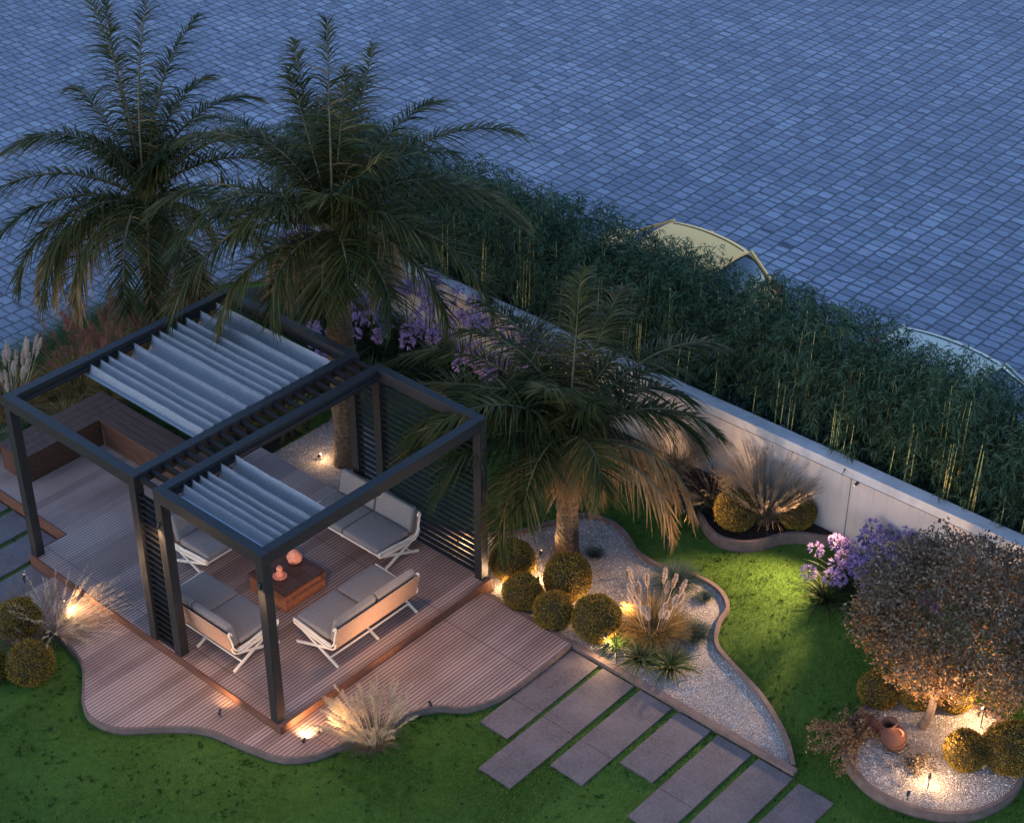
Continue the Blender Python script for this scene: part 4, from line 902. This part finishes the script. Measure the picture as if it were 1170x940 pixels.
# ------------------------------------------------------------------ cars
def car(label, loc, rz, paint):
    t = thing('parked_car', label, 'car', loc, rz, 'cars parked beyond the hedge')
    def loft(secs, n=24, cap=True):
        """secs: (x, halfwidth, z0, z1)"""
        V = []; F = []
        for x, w, z0, z1 in secs:
            for j in range(n):
                a = 2*PI*j/n; c, s_ = math.cos(a), math.sin(a); e = .42
                V.append((x, w*math.copysign(abs(c)**e, c), (z0+z1)/2+(z1-z0)/2*math.copysign(abs(s_)**e, s_)))
        for i in range(len(secs)-1):
            for j in range(n): F.append((i*n+j, i*n+(j+1) % n, (i+1)*n+(j+1) % n, (i+1)*n+j))
        F.append(tuple(reversed(range(n)))); F.append(tuple((len(secs)-1)*n+j for j in range(n)))
        m = MB(); m.add(V, F); return m
    b = loft([(-2.0,.62,.38,.70),(-1.93,.78,.28,.86),(-1.6,.84,.24,.93),(-.9,.86,.22,.95),(0,.87,.22,.95),(.8,.86,.22,.93),(1.35,.84,.22,.88),(1.8,.78,.25,.78),(1.98,.66,.32,.66)])
    b.build('body', M[paint], t, smooth='all')
    g = loft([(-1.75,.60,.86,.94),(-1.45,.68,.86,1.25),(-1.2,.68,.86,1.40),(-.3,.69,.86,1.45),(.3,.68,.86,1.42),(.75,.66,.86,1.20),(1.22,.62,.86,.92)])
    gl = g.build('window_glass', M['carglass'], t, smooth='all')
    V = []; F = []; nx, ny = 12, 8       # curved roof skin over the glasshouse
    for i in range(nx+1):
        x = -1.32+1.72*i/nx; zc = 1.385+.085*(1-((x+.42)/.95)**2); hw = .60-.05*abs((x+.42)/.9)**3
        for j in range(ny+1): u = 2*j/ny-1; V.append((x, hw*u, zc-.045*abs(u)**2.6))
    for i in range(nx):
        for j in range(ny): k = i*(ny+1)+j; F.append((k, k+ny+1, k+ny+2, k+1))
    m = MB(); m.add(V, F); o = m.build('roof', M[paint], t, smooth='all'); sd = o.modifiers.new('t', 'SOLIDIFY'); sd.thickness = .03; sd.offset = 0
    for s in (-1, 1):
        m = MB(); m.tube([(x, s*(.50-.05*abs((x+.42)/.9)**3), 1.403+.085*(1-((x+.42)/.95)**2)-.028) for x in np.linspace(-1.25, .34, 12)], .012, 6); m.build('roof_trim', M['black'], o)
    m = MB(); m.tube([(-1.30, 0, 1.40), (-1.36, 0, 1.52)], [.022, .006], 8); m.build('aerial', M['black'], o)
    for s in (-1, 1):
        for q in (((.40, s*.575, 1.40), (1.22, s*.63, .93), .035, .04), ((-1.32, s*.57, 1.37), (-1.72, s*.66, .93), .05, .06), ((-.42, s*.63, 1.43), (-.42, s*.735, .93), .07, .03)):
            m = MB(); m.bar(*q); m.build('pillar', M[paint], t)
        m = MB(); m.box(1.80, 1.93, s*.60-.13, s*.60+.13, .56, .68); m.build('headlight', M['headlight'], t, bevel=.03)
        m = MB(); m.box(-1.96, -1.80, s*.66-.09, s*.66+.09, .62, .88); m.build('tail_light', M['taillight'], t, bevel=.03)
        m = MB(); m.tube([(.62, s*.80, .97), (.60, s*.93, 1.0)], [.05, .075], 8); m.build('side_mirror', M[paint], t, smooth='all')
        for x in (-1.25, 1.25):
            m = MB(); mt = Matrix.Translation((x, s*.78, .31)) @ Matrix.Rotation(PI/2, 4, 'X')
            m.lathe([(.20,-.10),(.29,-.10),(.31,-.07),(.31,.07),(.29,.10),(.20,.10)], 28, mtx=mt); wl = m.build('wheel', M['tyre'], t, smooth=True)
            m = MB(); m.lathe([(0,-.085),(.20,-.09),(.20,.09),(0,.085)], 20, mtx=mt); m.build('rim', M['rim'], wl, smooth=True)
    return t
k_ = car('cream yellow hatchback parked beyond the hedge near the middle', (2.25, 11.45, -.03), PI, 'paint_cream'); k_.scale = (.92, 1, .98)
car('pale car with a large windscreen parked beyond the hedge at the right', (7.95, 11.05, -.06), 0, 'paint_pale')

# ------------------------------------------------------------------ garden lamps and added lights
WARM = (1.0, .62, .33); S = 4.5
def lamp(label, loc, target, power, size=120, blend=.6, rad=.03, col=WARM, kind='SPOT', h=.10, name='garden_spotlight'):
    t = thing(name, label, 'garden lamp', loc, 0, 'small garden spotlights')
    hd = Vector((0, 0, h)); d = (Vector(target)-(Vector(loc)+hd)).normalized()
    m = MB(); m.tube([(0, 0, -.02), (0, 0, h-.01)], .007, 6); m.build('stake', M['black'], t)
    m = MB(); m.tube([hd-d*.05, hd+d*.02], .019, 14); m.build('lamp_housing', M['black'], t, smooth=True)
    m = MB(); m.tube([hd+d*.021, hd+d*.023], .013, 14); m.build('lens', M['lens'], t)
    l = bpy.data.lights.new('lamp_light', kind); l.energy = power*S; l.color = col; l.shadow_soft_size = rad
    if kind == 'POINT': l.energy *= .7
    if kind == 'SPOT': l.spot_size = R(size); l.spot_blend = blend
    o = bpy.data.objects.new('lamp_light', l); C.objects.link(o); o.parent = t; o.location = hd+d*.06
    o.rotation_euler = d.to_track_quat('-Z', 'Y').to_euler()
    return t
lamp('spotlight on the deck near the corner post, by the blonde grass', (5.40, .08, LOW), (5.08, .5, .12), 14, 140, .9, h=.05)
lamp('spotlight beside the plumed gold grass', (6.72, 4.52, .02), (7.35, 4.6, .75), 26, 110, 1., h=.1)
lamp('spotlight on the deck rim shining into the blonde grass', (5.44, .30, LOW), (6.0, .72, .7), 19, 100, 1., h=.05)
lamp('spotlight on the lower deck facing the back of the right sofa', (6.1, 1.55, LOW), (4.7, 1.9, .75), 30, 66, 1., h=.06)
lamp('spotlight hidden in the lit grass at the left step', (1.08, -.28, LOW), (2.1, -.15, .35), 18, 140, 1., h=.06)

lamp('spotlight on the deck shining under the front sofa', (4.3, -.3, LOW), (3.4, 1.2, .7), 6, 140, 1.)
lamp('small lamp behind the back left ball shrub by the screen post', (5.27, 3.92, .02), (5.2, 4.6, .3), 5, 165, .9, kind='POINT')
lamp('small lamp between the back left ball shrub and the palm foot', (5.48, 4.33, .02), (5.2, 4.6, .3), 4, 165, .9, kind='POINT')
lamp('spotlight at the left foot of the front palm', (5.12, 4.80, .02), (5.35, 5.1, 1.6), 8, 130, .9)
lamp('small lamp between the big ball shrub and its right neighbour', (6.36, 4.26, .02), (6.6, 4.5, .2), 5, 165, .9, kind='POINT')
lamp('small lamp in front of the rightmost ball shrub of the five', (7.04, 3.90, .02), (7.0, 4.6, .3), 5, 165, .9, kind='POINT')
lamp('added light high on the wall aimed down at the lawn', (8.2, 7.80, 1.12), (7.75, 4.95, .0), 310, 80, .8, h=.0, rad=.1)  # added source for the warm lawn pool; the wall has no lamp
lamp('spotlight uplighting the hanging dry fronds of the front palm', (6.3, 5.25, .02), (5.9, 5.5, 1.8), 22, 120, .8)

lamp('added light in the lawn facing the wall planter', (6.4, 5.98, .0), (6.85, 7.85, 1.1), 30, 74, 1., h=.32)  # added for a broad warm wash on wall and planter shrubs
lamp('spotlight washing the wall behind the front palm', (5.1, 7.25, .13), (5.3, 7.85, .6), 4, 150, .9)
lamp('small lamp in the middle of the round gravel bed', (11.46, 4.42, .13), (11.0, 5.5, 1.1), 8, 120, .8, h=.22, kind='POINT')
lamp('small lamp behind the trunk of the russet tree', (11.42, 5.74, .13), (10.7, 5.4, 1.0), 13, 150, .8, h=.3, kind='POINT')
lamp('spotlight at the front rim of the round bed', (11.38, 4.10, .13), (11.1, 5.4, 1.35), 170, 84, .9, h=.12)
lamp('small lamp at the foot of the bare palm trunk behind the sofa', (1.12, 4.36, .02), (1.4, 4.5, .5), 2.2, 150, .9, kind='POINT')
lamp('small lamp in the gravel behind the slatted screen', (4.1, 4.25, .02), (4.4, 5, .5), 4, 150, .9, kind='POINT')
lamp('spotlight in the flowers behind the pleated roof', (.4, 5.4, .1), (.6, 7.2, 1.2), 16, 120, 1.)
lamp('spotlight in the flower bed behind the slatted screen', (2.3, 5.9, .1), (2.2, 7.3, .9), 18, 120, 1.)
lamp('spotlight in the grasses at the far left of the bench', (-2.75, 1.3, .05), (-3.4, 2.2, .9), 15, 150, .9)
lamp('spotlight beside the left pergola post on the step', (.30, -.35, LOW), (.1, .1, 1.0), 2.5, 100, .9)

lamp('added downlight under the near corner of the pergola beam', (4.97, .20, 2.63), (3.3, 1.9, .4), 24, 70, 1., h=.0)  # added to brighten the table and its ornaments
lamp('added soft light under the middle of the long right pergola beam', (5.0, 1.9, 2.63), (7.1, 2.5, 0), 42, 150, 1., h=.0, rad=.12)  # added broad warm fill for the lower deck and slabs
lamp('added light on a short stake beside the gravel edging facing the stone slabs', (7.06, 3.82, .02), (7.4, 2.6, 0), 5, 165, 1., h=.3)  # added to warm the slabs and brighten the gravel nearby
lamp('added light on the near corner post, shining over the wavy deck edge', (4.97, -.022, 2.35), (4.9, -.9, 0), 30, 150, 1., h=.0, rad=.12)  # added wide warm wash along the front deck edge
lamp('added light on the left pergola post over the lower deck', (3.13, -.022, 2.3), (2.7, -1.0, 0), 16, 150, 1., h=.0)  # added warm fill for the left part of the lower deck
# ------------------------------------------------------------------ light, sky, camera
wd = bpy.data.worlds.new('World'); scene.world = wd; wd.use_nodes = True
nt = wd.node_tree; bg = nt.nodes['Background']
sky = nt.nodes.new('ShaderNodeTexSky'); sky.sky_type = 'NISHITA'; sky.sun_disc = False
sky.sun_elevation = R(14); sky.sun_rotation = R(200); sky.air_density = 1.; sky.dust_density = .4; sky.ozone_density = 4.
mx = nt.nodes.new('ShaderNodeMix'); mx.data_type = 'RGBA'; mx.blend_type = 'MULTIPLY'; mx.inputs[0].default_value = 1.
nt.links.new(sky.outputs[0], mx.inputs[6]); mx.inputs[7].default_value = (1.06, .95, .96, 1)
nt.links.new(mx.outputs[2], bg.inputs[0]); bg.inputs[1].default_value = .53
sl = bpy.data.lights.new('sun', 'SUN'); sl.energy = .12; sl.angle = R(25); sl.color = (.62, .74, 1.)
so = bpy.data.objects.new('sun', sl); C.objects.link(so); so.rotation_euler = (R(35), R(10), R(60))

f, pitch, yaw = 2012.31, .5873319, 2.2967445
cd = bpy.data.cameras.new('camera'); cam = bpy.data.objects.new('camera', cd); C.objects.link(cam)
cd.sensor_width = 36; cd.lens = f/1170*36; cd.clip_end = 600; cd.clip_start = .1
cam.location = (17.6258, -9.8946, 15.295)
d = Vector((math.cos(yaw)*math.cos(pitch), math.sin(yaw)*math.cos(pitch), -math.sin(pitch)))
cam.rotation_euler = d.to_track_quat('-Z', 'Y').to_euler()
scene.camera = cam
scene.view_settings.view_transform = 'Standard'; scene.view_settings.look = 'None'; scene.view_settings.exposure = 0
scene.render.engine = 'CYCLES'; scene.cycles.use_denoising = True
scene.cycles.max_bounces = 6
